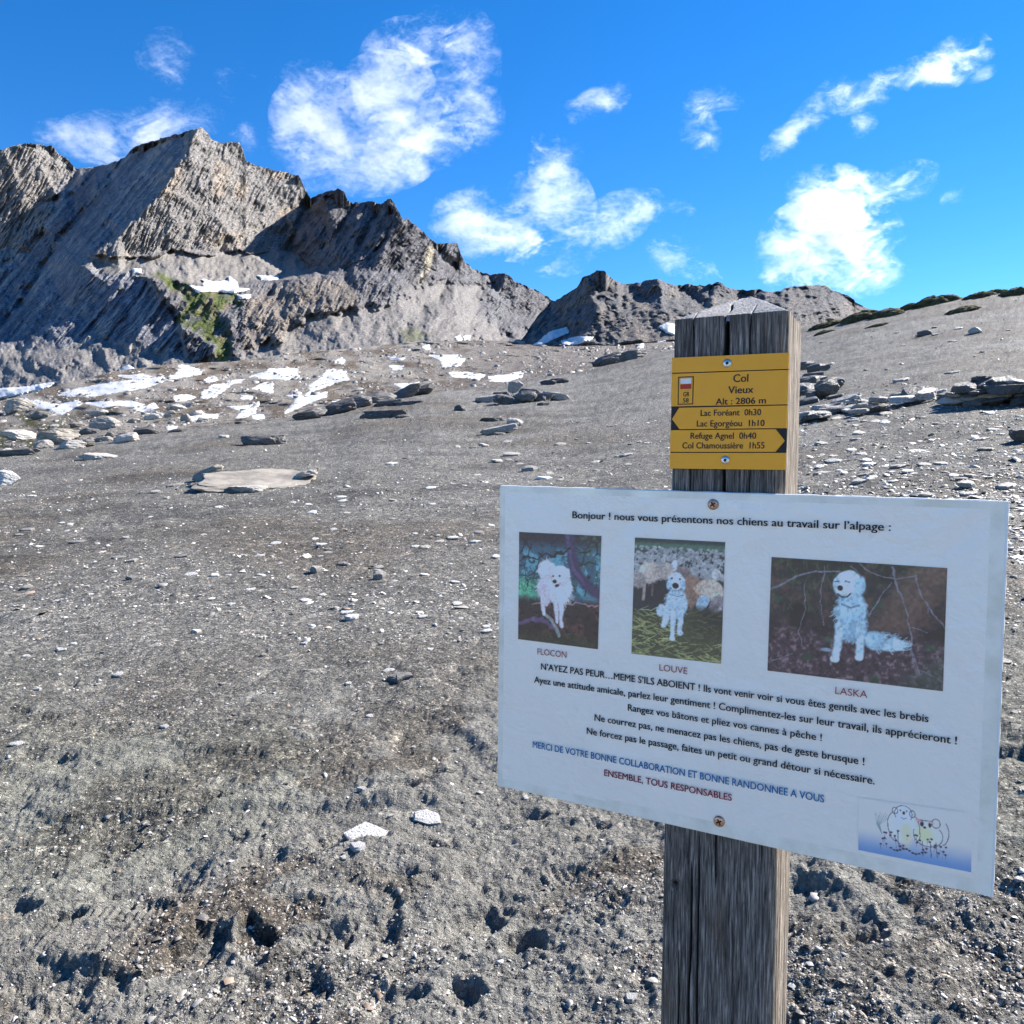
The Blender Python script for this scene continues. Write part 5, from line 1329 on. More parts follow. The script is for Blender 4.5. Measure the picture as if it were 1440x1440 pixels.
c.blob(.60, .5, .07, .13, (222, 216, 172), 0, .3, .2, 6, 0, .8); c.blob(.41, .19, .085, .15, (230, 230, 230), 0, .1, .05)
def ell(cx, cy, rx, ry, a0=0, a1=360, n=14): return [(cx + rx * math.cos(math.radians(a0 + (a1 - a0) * i / n)), cy + ry * math.sin(math.radians(a0 + (a1 - a0) * i / n))) for i in range(n + 1)]
for pts in (ell(.41, .19, .078, .15, 150, 390), ell(.335, .15, .025, .06), ell(.49, .17, .025, .06), ell(.38, .42, .11, .3, 110, 240), ell(.50, .45, .06, .25, -80, 60), [(.36, .5), (.37, .78)], [(.33, .62), (.40, .80)],
            ell(.63, .50, .13, .2, -40, 200), ell(.70, .27, .035, .08, 0, 360), [(.53, .24), (.58, .25)], [(.56, .26), (.66, .24)], [(.58, .62), (.59, .86)], [(.65, .62), (.66, .88)], [(.70, .6), (.71, .86)], ell(.76, .42, .05, .2, -60, 90)):
    c.line(pts, .0042, ink, .85, .008, 8)
for e in ((.415, .17, .013, .03), (.385, .13, .007, .014), (.44, .13, .007, .014), (.575, .31, .018, .05), (.645, .31, .014, .05), (.60, .37, .014, .02)): c.blob(*e, (28, 28, 48), 0, .25, .1)
c.blob(.545, .26, .03, .025, (210, 150, 160), 20, .3, .1); c.blob(.66, .27, .02, .02, (216, 160, 166), 0, .3, .1); c.line([(.39, .25), (.415, .28), (.44, .25)], .003, ink, .9)
for i in range(30):
    x0 = R.uniform(.2, .82); y0 = .62 + R.uniform(-.12, .2) ; h_ = R.uniform(.06, .16)
    c.line([(x0, y0), (x0 + R.uniform(-.01, .01), y0 + h_)], .0018, (70, 74, 90), .7); c.blob(x0, y0, .012, .018, (58, 36, 78), 0, .3, .2, i)
for i in range(12): c.blob(.30 + i * .028, .84 + .03 * math.sin(i), .014, .018, (30, 34, 66), 0, .3, .3, i)
dr = c.emit('drawing', (1207, 1121), (1366.5, 1143), (1365.6, 1226.4), (1207.2, 1195), sheet)
dr['label'] = 'watercolour drawing of a dog and a sheep among flowers on a blue wash'

LN = lambda t, a, b, cp, m, bo=.022: lettering(t, a, b, cp, PB, m, sheet, .0016, bo)
LN("Bonjour ! nous vous pr\u00e9sentons nos chiens au travail sur l\u2019alpage :", (805.6, 728.6), (1252, 746.4), 9.8, M_BLACK)
LN('FLOCON', (756.5, 919.8), (797.4, 924.8), 8.8, M_TXRED, .012); LN('LOUVE', (927.8, 942.3), (967, 947.6), 9.2, M_TXRED, .012); LN('LASKA', (1174.7, 975), (1219.7, 981), 10, M_TXRED, .012)
LN("N\u2019AYEZ PAS PEUR\u2026MEME S\u2019ILS ABOIENT ! Ils vont venir voir si vous \u00eates gentils avec les brebis", (761.5, 940.9), (1305, 1015), 9, M_BLACK)
LN("Ayez une attitude amicale, parlez leur gentiment ! Complimentez-les sur leur travail, ils appr\u00e9cieront !", (751.8, 959.4), (1344.7, 1046), 9, M_BLACK)
LN("Rangez vos b\u00e2tons et pliez vos cannes \u00e0 p\u00eache !", (883.4, 998.7), (1155.3, 1041.3), 9.3, M_BLACK)
LN("Ne courrez pas, ne menacez pas les chiens, pas de geste brusque !", (836.7, 1012.7), (1215, 1075.2), 9.3, M_BLACK)
LN("Ne forcez pas le passage, faites un petit ou grand d\u00e9tour si n\u00e9cessaire.", (825.7, 1031.4), (1229.4, 1102.2), 9.3, M_BLACK)
LN("MERCI DE VOTRE BONNE COLLABORATION ET BONNE RANDONNEE A VOUS", (749.9, 1050.4), (1158.6, 1127.8), 9, M_TXBLUE)
LN("ENSEMBLE, TOUS RESPONSABLES", (850.2, 1090), (1029, 1125.4), 9, M_TXDRED)
screw(PB, 1003, 709.3, .0048, nb_, M_COPPER, M_BLACK, .0004); screw(PB, 1011.5, 1154.7, .0050, nb_, M_COPPER, M_BLACK, .0004)

# ------------------------------------------------------------------ loose stones
def stone_mesh(seed, flat, n=9, rough=.25):
    r_ = random.Random(seed); vs = []; fs = []
    base_ = []
    for i in range(n):
        a = 2 * math.pi * (i + r_.uniform(-.3, .3)) / n; q = 1 - r_.uniform(0, rough)
        base_.append((.5 * q * math.cos(a), .5 * q * math.sin(a)))
    tx, ty = r_.uniform(-.12, .12), r_.uniform(-.12, .12)
    for lay, (sc_, z) in enumerate(((.86, -.5), (1.0, -.15), (.97, .28), (.78, .5))):
        for (x, y) in base_:
            j = r_.uniform(.93, 1.05) if lay < 3 else r_.uniform(.8, 1.08)
            vs.append((x * sc_ * j + r_.uniform(-.02, .02), y * sc_ * j + r_.uniform(-.02, .02), flat * (z + r_.uniform(-.07, .07) + tx * x + ty * y)))
    for lay in range(3):
        for i in range(n):
            j = (i + 1) % n; fs.append((lay * n + i, lay * n + j, (lay + 1) * n + j, (lay + 1) * n + i))
    t_ = len(vs); vs.append((r_.uniform(-.1, .1), r_.uniform(-.1, .1), flat * (.52 + r_.uniform(0, .12))))
    for i in range(n): fs.append((3 * n + i, 3 * n + (i + 1) % n, t_))
    fs.append(tuple(reversed(range(n))))
    return vs, fs
def rock_mesh(seed, flat):
    bm = bmesh.new(); bmesh.ops.create_icosphere(bm, subdivisions=5, radius=.5)
    P_ = np.array([v.co[:] for v in bm.verts]); r_ = np.random.RandomState(seed + 500)
    # chop by random planes for facets, squash, then strata and pitting
    for i in range(16):
        n_ = r_.normal(size=3) * (1, 1, .8); n_ /= np.linalg.norm(n_); d_ = r_.uniform(.29, .44)
        t_ = P_ @ n_ - d_; P_ -= np.where(t_ > 0, t_ * .92, 0)[:, None] * n_
    nz = fbm(P_[:, 0] * 5 + seed, P_[:, 1] * 5 + P_[:, 2] * 7, 5, seed, .6); st = rfbm(P_[:, 2] * 11 + P_[:, 0] * 1.2 + seed, P_[:, 0] * 1.5 + P_[:, 1], 3, seed + 3)
    P_ *= (1 + .13 * nz + .10 * (st - .5))[:, None]
    if flat < .27:
        zc_ = .15 + .03 * nz; P_[:, 2] = np.clip(P_[:, 2], -zc_, zc_ + .02 * st) * 2.4
        P_[:, :2] *= (1 + .16 * fbm(np.arctan2(P_[:, 1], P_[:, 0]) * 2.2, P_[:, 2] * 2, 4, seed + 9, .65))[:, None]
    P_[:, 2] *= flat * 1.1
    for v, p_ in zip(bm.verts, P_): v.co = p_
    me = bpy.data.meshes.new('rock'); bm.to_mesh(me); bm.free()
    return me
_st = {}
_used = {}
def stone_proto(i, flat, mat):
    key = (i, flat, mat.name)
    if key not in _st:
        if i >= 100: me = rock_mesh(i, flat)
        else:
            vs, fs = stone_mesh(i, flat, 6 + i % 4, .42)
            me = bpy.data.meshes.new('stone'); me.from_pydata(vs, [], fs)
        me.materials.append(mat); _st[key] = me
    return _st[key]
def place_stone(px, py, wpx, label, group=None, name='stone', mat=None, flat=.2, asp=.6, rot=None, tilt=(0, 0), seed=None, sink=.25, lift=0, cat='stone'):
    x, y = ground_hit(px, py); z = float(ground_z([x], [y])[0])
    u_, w_ = ray(px, py)
    if CAMZ + w_ * y - base_z(np.array([x]), np.array([y]))[0] > y * 9 / FPX:      # above the near skyline: it stands in the valley
        q_ = VF.at(np.array([px]), np.array([py]))[0]; x, y, z = float(q_[0]), float(q_[1]), float(q_[2])
    w = wpx / FPX * y
    i = R.randrange(14) if seed is None else seed
    if name == 'boulder': wpx *= .8; w *= .8; sink = .3
    if name in ('rock', 'boulder', 'outcrop') or (name == 'rock_slab' and wpx > 55): i += 100
    elif name != 'slab': flat = flat * .72
    o = link(name, stone_proto(i, flat, mat or M_SLATE), None)
    o.scale = (w, w * asp / .9, w)
    far_ = y > 75
    slope = 0 if far_ else math.atan((float(ground_z([x], [y + .3])[0]) - float(ground_z([x], [y - .3])[0])) / .6)
    slx = 0 if far_ else math.atan((float(ground_z([x + .3], [y])[0]) - float(ground_z([x - .3], [y])[0])) / .6)
    if name == 'stone': tilt = (tilt[0] + .13, tilt[1])
    o.rotation_euler = (slope * .8 + tilt[0], -slx * .8 + tilt[1], R.uniform(-.35, .35) if rot is None else rot)
    o.location = (x, y, z + w * flat * (.5 - sink) + lift)
    tag(o, label, cat, group)
    return o
SL = place_stone
# outcrop slab in the middle left and other singled-out rocks
SL(365, 684, 186, 'long pale buff rock slab lying low in the gravel, left of centre', None, 'rock_slab', M_BUFF, .045, .95, .12, (.13, .01), 3, -.2)
SL(292, 679, 46, 'upturned pale rock at the left end of the long buff slab', None, 'rock', M_BUFF, .42, .7, .2, (.1, -.4), 5, .1)
SL(430, 680, 46, 'small bright flake on the right end of the long buff slab', None, 'rock', M_SLATE, .2, .6, -.3, (0, -.2), 6, -.5)
SL(348, 693, 64, 'grey flat stone tucked under the front of the long buff slab', None, 'rock', M_SLATE, .14, .6, .1, (0, 0), 7, .1)
SL(245, 688, 30, 'thin pale flake just left of the long buff slab', None, 'stone', M_SLATE, .2, .5, .3, (0, -.1), 2)
SL(218, 697, 22, 'small pale stone further left of the long buff slab', None, 'stone', M_SLATE, .35, .6, 0, (0, 0), 4)
SL(6, 684, 40, 'white quartz block cut by the left edge of the picture', None, 'rock', M_WHITE, .62, .6, .3, (0, .1), 1, .2)
SL(15, 642, 74, 'long dark thin slab at the left edge of the gravel', None, 'rock_slab', M_DSLATE, .13, .4, .05, (0, 0), 8, .1)
SL(370, 627, 76, 'dark flat rock alone on the far gravel, above the long buff slab', None, 'rock_slab', M_DSLATE, .20, .45, 0, (0, 0), 9, .15)
SL(314, 618, 22, 'small pale stone left of the dark flat rock on the far gravel', None, 'stone', M_SLATE, .3, .6)
SL(535, 812, 27, 'plump pale stone standing with a dark shaded front, centre of the gravel', None, 'stone', M_SLATE, .55, .7, .2, (.1, .1), 3, .1)
SL(494, 866, 30, 'white flake of a pair in the centre of the gravel', None, 'stone', M_WHITE, .28, .7, -.1, (.05, 0), 6, .1)
SL(488, 857, 26, 'thin white flake behind its twin in the centre of the gravel', None, 'stone', M_WHITE, .15, .5, .1, (0, 0), 2, .1)
SL(562, 955, 42, 'grey wedge stone with a deep shadow, below the centre', None, 'stone', M_SLATE, .33, .6, -.1, (.05, -.05), 7, .05)
SL(548, 940, 26, 'flat white flake just above the grey wedge stone', None, 'stone', M_WHITE, .14, .6, .1, (0, 0), 8)
SL(598, 1148, 62, 'pointed white bone-like flake lying left of the notice', None, 'stone', M_WHITE, .16, .5, -.5, (.05, .12), 4, .0)
SL(516, 1177, 72, 'broad cracked white flat stone in the mud below the centre', None, 'stone', M_WHITE, .12, .85, .25, (.06, .0), 9, .0)
SL(503, 1208, 32, 'egg-sized white stone below the cracked white stone', None, 'stone', M_WHITE, .4, .8, .5, (0, 0), 5, .25)
SL(483, 1222, 13, 'tiny white pebble beside the egg-sized white stone', None, 'stone', M_WHITE, .5, .8, 0, (0, 0), 1)
SL(888, 1416, 26, 'white chip at the bottom edge left of the post', None, 'stone', M_WHITE, .4, .7, 0, (0, 0), 2)
SL(739, 1122, 14, 'white chip under the lower left corner of the notice', None, 'stone', M_WHITE, .5, .9, 0, (0, 0), 12)
SL(1432, 1256, 22, 'white stone at the right edge beside the notice corner', None, 'stone', M_WHITE, .35, .7, 0, (0, 0), 6)
SL(445, 803, 22, 'rounded grey stone with a bright top in the left centre gravel', None, 'stone', M_SLATE, .55, .8, 0, (0, 0), 10, .1)
SL(186, 790, 24, 'arched pale flake in the left gravel', None, 'stone', M_SLATE, .22, .5, .4, (0, -.2), 11)
SL(270, 808, 26, 'broadest flat white stone of the scatter in the left gravel', None, 'stone', M_WHITE, .16, .6, 0, (0, 0), 13)
SL(302, 809, 18, 'chunky white stone right of the broadest flat one', None, 'stone', M_WHITE, .4, .8, .3, (0, 0), 0)
SL(185, 815, 20, 'pale stone left in the scatter of the left gravel', None, 'stone', M_SLATE, .3, .7)
SL(40, 828, 22, 'grey block with a dark front at the far left of the gravel', None, 'stone', M_SLATE, .35, .6)
SL(110, 760, 30, 'long thin pale flake in the upper left gravel', None, 'stone', M_SLATE, .12, .45)
SL(40, 747, 30, 'pale sliver near the left edge of the gravel', None, 'stone', M_SLATE, .14, .4)
SL(85, 915, 22, 'oval white stone in the left gravel above the boot prints', None, 'stone', M_WHITE, .25, .6)
SL(103, 906, 16, 'small white stone right of the oval one', None, 'stone', M_WHITE, .3, .6)
SL(36, 923, 15, 'small white stone left of the oval one', None, 'stone', M_WHITE, .3, .6)
SL(168, 948, 20, 'white stone on the rim of the left boot prints', None, 'stone', M_WHITE, .3, .7)
SL(25, 1056, 28, 'smear-shaped white stone at the far left among the prints', None, 'stone', M_WHITE, .16, .5)
SL(232, 1021, 18, 'white chip in the gravel between the left prints and the centre', None, 'stone', M_WHITE, .3, .7)
SL(325, 849, 14, 'round white chip left of the white pair', None, 'stone', M_WHITE, .35, .8)
SL(276, 888, 17, 'jagged white chip in the left centre gravel', None, 'stone', M_WHITE, .4, .8)
SL(490, 957, 13, 'white dot stone left of the grey wedge stone', None, 'stone', M_WHITE, .4, .8)
SL(638, 667, 62, 'narrow dark slab leaning beside a pale flake, right of centre', None, 'rock_slab', M_DSLATE, .12, .4) if False else None
SL(700, 612, 60, 'long narrow slab with a dark lower edge, behind the notice corner', None, 'rock_slab', M_SLATE, .17, .4, .2, (0, -.12), 8, 0)
SL(724, 602, 28, 'pale wedge leaning on the long narrow slab', None, 'rock', M_SLATE, .35, .6, -.2, (.1, .25), 3, 0)
SL(696, 595, 40, 'dark low rock above the long narrow slab', None, 'rock', M_DSLATE, .2, .5, 0, (0, 0), 4)
SL(540, 587, 60, 'dark rounded rock on the far gravel in the centre', None, 'rock', M_DSLATE, .25, .45, 0, (0, 0), 5)
SL(520, 588, 30, 'smaller dark rock left of the dark rounded one', None, 'rock', M_DSLATE, .3, .5)
SL(565, 588, 22, 'small dark stone right of the dark rounded one', None, 'rock', M_DSLATE, .3, .5)
SL(572, 570, 42, 'thin dark flake on the far gravel in the centre', None, 'rock', M_DSLATE, .18, .5)
SL(646, 577, 22, 'dark hump stone left of the heap of slabs', None, 'rock', M_DSLATE, .45, .7)
SL(746, 663, 32, 'pale stone with a shaded front, above the notice corner', None, 'stone', M_SLATE, .4, .6)
SL(720, 641, 34, 'flat stone with a dark edge above the notice corner', None, 'stone', M_SLATE, .2, .5)
SL(765, 676, 30, 'white flake touching the top edge of the notice', None, 'stone', M_WHITE, .2, .5)
SL(675, 750, 20, 'flat white flake at the left edge of the notice', None, 'stone', M_SLATE, .2, .6)
SL(636, 757, 26, 'thin white flake left of the notice', None, 'stone', M_WHITE, .14, .5)
SL(669, 765, 20, 'second thin white flake left of the notice', None, 'stone', M_WHITE, .2, .5)
SL(1432, 620, 40, 'dark shaded block at the right edge above the notice', None, 'rock', M_DSLATE, .5, .6, .3, (0, 0), 7, 0)
SL(1302, 698, 34, 'white slab peeping over the top right of the notice', None, 'stone', M_SLATE, .2, .5)
SL(1358, 686, 40, 'tilted bright slab with a deep shadow, above the notice corner', None, 'stone', M_SLATE, .22, .55, .1, (.1, 0), 6, -.1)
SL(1363, 698, 36, 'white slab directly under the tilted bright slab', None, 'stone', M_SLATE, .14, .5, -.1, (.0, .0), 2, 0)
SL(1380, 617, 26, 'oval pale slab alone on the right slope', None, 'stone', M_SLATE, .18, .5)
SL(1340, 525, 24, 'pale slab high on the right slope above the stone shelter', None, 'stone', M_SLATE, .16, .5)
SL(1268, 537, 32, 'pale slab with a dark underside left of the stone shelter', None, 'stone', M_SLATE, .2, .5)
SL(1300, 425 + 45, 24, 'small dark rock high on the right slope', None, 'rock', M_DSLATE, .4, .6)
SL(1370, 468, 22, 'grey block on the upper right slope', None, 'rock', M_SLATE, .5, .6)
SL(858, 512, 60, 'dark dipping rock outcrop on the skyline left of the post', None, 'outcrop', M_DSLATE, .32, .5, 0, (0, -.3), 9, .15, 0, 'rock')
SL(890, 505, 50, 'grey rock beside the dark dipping outcrop', None, 'outcrop', M_DSLATE, .3, .5, .3, (0, -.1), 1, .2, 0, 'rock')
SL(785, 538, 34, 'low dark rock on the far gravel left of the outcrop', None, 'rock', M_DSLATE, .3, .5)
SL(770, 541, 24, 'small dark rock beside the low one', None, 'rock', M_DSLATE, .4, .5)
# dark bank where the gravel meets the meadow
for i, (px, py, w, fl) in enumerate(((470, 583, 80, .30), (500, 575, 60, .34), (530, 567, 70, .30), (565, 558, 60, .3), (590, 552, 50, .28), (435, 590, 60, .3), (545, 572, 46, .3))):
    SL(px, py, w, ['longest dark lump of the bank at the meadow edge', 'dark lump in the middle of the bank at the meadow edge', 'high dark lump of the bank at the meadow edge', 'right hand dark lump of the bank at the meadow edge', 'rightmost dark lump ending the bank at the meadow edge', 'leftmost dark lump starting the bank at the meadow edge', 'small dark lump set before the bank at the meadow edge'][i],
       'dark lumps of the bank at the meadow edge', 'rock', M_DSLATE, fl, .5, .1, (0, -.18), i + 2, .3)
SL(494, 575, 20, 'bright white block at the dark bank', None, 'rock', M_WHITE, .7, .7, 0, (0, 0), 6)
# boulders at the far left edge of the gravel
for (px, py, w, fl, mt, lb) in ((82, 622, 84, .42, M_BUFF, 'pale buff boulder at the left edge of the gravel'), (148, 604, 60, .5, M_SLATE, 'grey peaked boulder behind the pale buff one'), (128, 610, 44, .35, M_DSLATE, 'dark low boulder between the pale and the peaked ones'),
                            (178, 622, 60, .36, M_SLATE, 'grey boulder right of the peaked one'), (100, 632, 60, .34, M_SLATE, 'grey split boulder in front of the pale buff one'), (205, 604, 44, .35, M_DSLATE, 'small dark boulder furthest right of the boulder group'),
                            (60, 588, 44, .45, M_BUFF, 'pale rounded boulder standing in the grass'), (28, 578, 60, .45, M_BUFF, 'cream boulder at the upper left by the snow'), (30, 618, 70, .35, M_SLATE, 'long grey boulder at the left frame edge'), (140, 645, 70, .16, M_SLATE, 'low grey rock hump sunk in the gravel'),
                            (215, 590, 30, .5, M_SLATE, 'grey boulder at the meadow edge'), (245, 600, 30, .3, M_DSLATE, 'flat dark stone at the meadow edge'), (340, 597, 24, .3, M_DSLATE, 'tiny dark rock at the meadow edge')):
    SL(px, py, w, lb, 'boulders at the left edge of the gravel', 'boulder', mt, fl, .6, None, (R.uniform(-.1, .1), R.uniform(-.15, .15)), R.randrange(14), .15, 0, 'boulder')

for i in range(24):
    px = R.uniform(-10, 300); py = 640 - px * .13 + R.uniform(-38, 6); w = R.uniform(12, 30)
    mt = R.choice([M_SLATE, M_SLATE, M_BUFF])
    wd = ('small ' if w < 18 else 'medium ' if w < 25 else 'large ') + {'pale_slate': 'grey', 'dark_slate': 'dark', 'buff_stone': 'pale buff'}[mt.name]
    hz = ['at the left frame edge', 'left of the peaked boulder', 'by the peaked boulder', 'right of the peaked boulder', 'towards the meadow snow'][min(4, int((px + 10) / 62))]
    vt = 'in front' if py > 632 - px * .13 else 'behind' if py < 615 - px * .13 else 'midway'
    lb = f'{wd} rubble rock {vt} {hz}'
    if lb in _used: lb = f'{wd} rubble rock {vt} {hz}, one of several there'
    _used[lb] = 1
    SL(px, py, w, lb, 'rubble rocks at the left edge of the gravel', 'rock', mt, R.uniform(.3, .6), R.uniform(.5, .9), R.uniform(-1, 1), (R.uniform(-.2, .2), R.uniform(-.25, .25)), None, .25)
# heap of slabs in the middle distance
MARKS = [(365, 682, 'the long buff slab'), (494, 862, 'the white pair of flakes'), (562, 955, 'the grey wedge stone'), (516, 1177, 'the cracked white stone'), (598, 1148, 'the bone-like flake'), (270, 808, 'the broadest flat white stone'),
         (535, 812, 'the plump pale stone'), (186, 790, 'the arched pale flake'), (95, 910, 'the oval white stone'), (660, 1290, 'the deepest boot print'), (1215, 1330, 'the boot print right of the post'), (60, 1010, 'the left boot prints'), (265, 1345, 'the boot prints at lower left'),
         (700, 612, 'the long narrow slab'), (745, 565, 'the low heap of slabs'), (730, 683, 'the upper left notice corner'), (1150, 560, 'the pile right of the post'), (1390, 560, 'the stone shelter'), (1230, 575, 'the spill of slabs'), (1358, 690, 'the tilted bright slab'),
         (1380, 617, 'the oval pale slab'), (1180, 690, 'the top edge of the notice'), (540, 587, 'the dark rounded rock'), (20, 684, 'the quartz block'), (110, 760, 'the long thin pale flake'), (705, 1105, 'the lower left notice corner'), (890, 1416, 'the white chip by the post foot'),
         (1432, 620, 'the dark shaded block'), (168, 948, 'the rim of the boot prints'), (445, 803, 'the rounded grey stone'), (1310, 430, 'the turf on the skyline'), (640, 900, 'the left edge of the notice'), (380, 1000, 'the bare middle gravel'), (120, 1412, 'the pit at the bottom left'), (1395, 1262, 'the lower right notice corner')]
def where(px, py):
    m = sorted(MARKS, key=lambda q: (q[0] - px) ** 2 + (2 * (q[1] - py)) ** 2)
    out = []
    for q in m[:3]:
        dx, dy = px - q[0], (py - q[1]) * 2
        a = math.degrees(math.atan2(dy, dx)) % 360
        d = ['right of', 'in front and right of', 'in front of', 'in front and left of', 'left of', 'behind and left of', 'behind', 'behind and right of'][int((a + 22.5) // 45) % 8]
        dist = math.hypot(dx, dy)
        out.append(('close ' if dist < 45 else 'a little way ' if dist < 110 else 'well ') + d + ' ' + q[2])
    return out
def heap(spots, label, group, mats, layers=1):
    xs_ = [q[0] for q in spots]; ups = [q[5] for q in spots]; x0_, x1_ = min(xs_), max(xs_); um = max(ups) or 1
    spot_name = {'s': 'stone shelter', 'r': 'pile right of the post', 'h': 'low heap left of the post', 'p': 'spill below the shelter'}[layers]
    for (px, py, w, fl, tx, up) in spots:
        x, y = ground_hit(px, py)
        rg_ = R.random() < .55 and M_DSLATE in mats
        mt_ = R.choice(mats)
        szw = 'small' if w < 28 else 'medium' if w < 38 else 'large'; tn = 'dark' if mt_ is M_DSLATE else 'pale'; th_ = 'thin' if fl < .17 else 'thick' if fl > .24 else 'flat'
        hz = ['at the far left', 'left of the middle', 'in the middle', 'right of the middle', 'at the far right'][min(4, int((px - x0_) / (x1_ - x0_ + .1) * 5))]
        vt = ['on the ground', 'in the middle course', 'on top'][min(2, int(up / (um + .1) * 3))] if um > 4 else ['to the front', 'to the back'][int(py < sum(q[1] for q in spots) / len(spots))]
        label = 'slab of the ' + spot_name
        sp2 = {'stone shelter': 'stone shelter', 'pile right of the post': 'pile right of the post', 'low heap left of the post': 'low heap left of the post', 'spill below the shelter': 'spill'}[spot_name]
        for cand in [f'{tn} slab {vt} {hz} of the {spot_name}', f'{szw} {tn} slab {vt} {hz} of the {spot_name}', f'{szw} {tn} {th_} slab {vt} {hz} of the {sp2}', f'{th_} {tn} slab {vt} {hz} of the {sp2}'] + [f'{szw} {th_} {tn} slab {q_}' for q_ in where(px, py)]:
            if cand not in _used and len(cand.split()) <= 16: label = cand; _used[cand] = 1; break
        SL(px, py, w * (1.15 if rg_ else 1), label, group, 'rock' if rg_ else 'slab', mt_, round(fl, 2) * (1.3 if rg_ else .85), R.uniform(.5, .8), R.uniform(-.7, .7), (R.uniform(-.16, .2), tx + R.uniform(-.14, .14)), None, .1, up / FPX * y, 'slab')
heap([(690, 566, 40, .16, .0, 0), (715, 568, 44, .2, .02, 0), (735, 566, 40, .3, -.05, 0), (760, 564, 36, .2, .1, 0), (780, 562, 34, .2, .12, 0), (724, 555, 22, .5, 0, 4), (765, 571, 22, .2, 0, 0), (745, 558, 30, .2, .05, 3), (705, 562, 30, .2, 0, 2), (770, 558, 30, .14, .1, 2)],
     'slate slab lying in the low heap left of the post', 'slabs of the low heap left of the post', [M_SLATE, M_DSLATE], 'h')
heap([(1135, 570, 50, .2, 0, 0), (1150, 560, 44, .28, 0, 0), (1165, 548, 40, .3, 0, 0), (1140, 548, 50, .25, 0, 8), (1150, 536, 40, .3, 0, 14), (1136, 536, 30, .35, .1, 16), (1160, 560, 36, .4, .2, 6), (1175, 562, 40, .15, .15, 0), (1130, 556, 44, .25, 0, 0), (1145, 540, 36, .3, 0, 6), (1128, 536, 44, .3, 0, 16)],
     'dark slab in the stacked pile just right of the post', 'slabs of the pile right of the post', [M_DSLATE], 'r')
sp = []
for i in range(46):
    t = R.random(); px = 1120 + 225 * t; py = 592 - 38 * t + R.uniform(-7, 7)
    sp.append((px, py, R.uniform(20, 44) * (1 if t < .7 else 1.1), R.uniform(.13, .22), R.uniform(-.12, .12), R.uniform(0, 2 + 8 * t)))
heap(sp, 'flat pale slab in the spill running down from the stone shelter', 'slabs spilled below the stone shelter', [M_SLATE, M_SLATE, M_SLATE, M_DSLATE], 'p')
sp = []
for lay in range(6):
    for j in range(9 - lay // 2):
        px = 1338 + lay * 3 + j * 19 + R.uniform(-5, 5)
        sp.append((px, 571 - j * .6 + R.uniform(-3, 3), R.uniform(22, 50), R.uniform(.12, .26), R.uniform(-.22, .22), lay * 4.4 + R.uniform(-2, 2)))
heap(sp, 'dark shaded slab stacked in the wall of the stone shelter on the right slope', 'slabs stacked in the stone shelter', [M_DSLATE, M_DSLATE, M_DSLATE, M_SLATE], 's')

# loose flat stones scattered over the slopes
def scatter(n, box, wr, label, group, mats, flat=(.12, .24), far=None):
    x0, y0, x1, y1 = box
    for i in range(n):
        px = R.uniform(x0, x1); py = y0 + (y1 - y0) * R.random()
        if 700 < px < 1412 and 690 < py < 1250: continue
        if 940 < px < 1130 and py > 430: continue
        w = wr[0] + (wr[1] - wr[0]) * R.random() ** 2
        mt = R.choice(mats); asp_ = R.uniform(.45, .75)
        wd = ('tiny' if w < 11 else 'small' if w < 15 else 'medium' if w < 20 else 'large') + ' ' + ({'pale_slate': 'pale grey', 'dark_slate': 'dark grey', 'white_quartz': 'white'}[mt.name])
        sh = 'narrow' if asp_ < .55 else 'broad' if asp_ > .65 else 'oval'
        pick = None
        for wh in where(px, py):
            for cand in (f'{wd} stone {wh}', f'{sh} {wd} stone {wh}'):
                if cand not in _used and len(cand.split()) <= 16: pick = cand; break
            if pick: break
        if pick is None: pick = label
        _used[pick] = 1
        SL(px, py, w, pick, group, 'stone', mt, R.uniform(*flat), asp_, R.uniform(0, 3.1) * .2, (R.uniform(-.1, .15), R.uniform(-.12, .12)), None, R.uniform(0, .3))
scatter(95, (1128, 580, 1440, 702), (12, 34), 'flat pale stone among those strewn over the right slope', 'flat stones strewn over the right slope', [M_SLATE, M_SLATE, M_WHITE])
scatter(16, (1140, 460, 1440, 530), (9, 18), 'small stone on the upper right slope', 'small stones on the upper right slope', [M_SLATE, M_DSLATE])
scatter(34, (640, 600, 940, 690), (11, 28), 'flat stone strewn on the gravel behind the notice', 'flat stones behind the notice', [M_SLATE, M_SLATE, M_DSLATE])
scatter(44, (0, 700, 500, 860), (10, 24), 'small pale stone strewn over the left gravel', 'small stones of the left gravel', [M_SLATE, M_WHITE])
scatter(30, (480, 650, 700, 900), (10, 24), 'small pale stone strewn over the middle gravel', 'small stones of the middle gravel', [M_SLATE, M_WHITE])
scatter(26, (0, 880, 700, 1120), (9, 16), 'little white stone on the near gravel', 'little stones of the near gravel', [M_SLATE, M_WHITE], (.25, .4))
scatter(26, (0, 1120, 1440, 1430), (9, 16), 'little white chip in the foreground mud', 'little chips of the foreground', [M_WHITE, M_SLATE], (.3, .45))
scatter(12, (1400, 700, 1440, 1200), (10, 24), 'flat stone right of the notice', 'flat stones right of the notice', [M_SLATE])

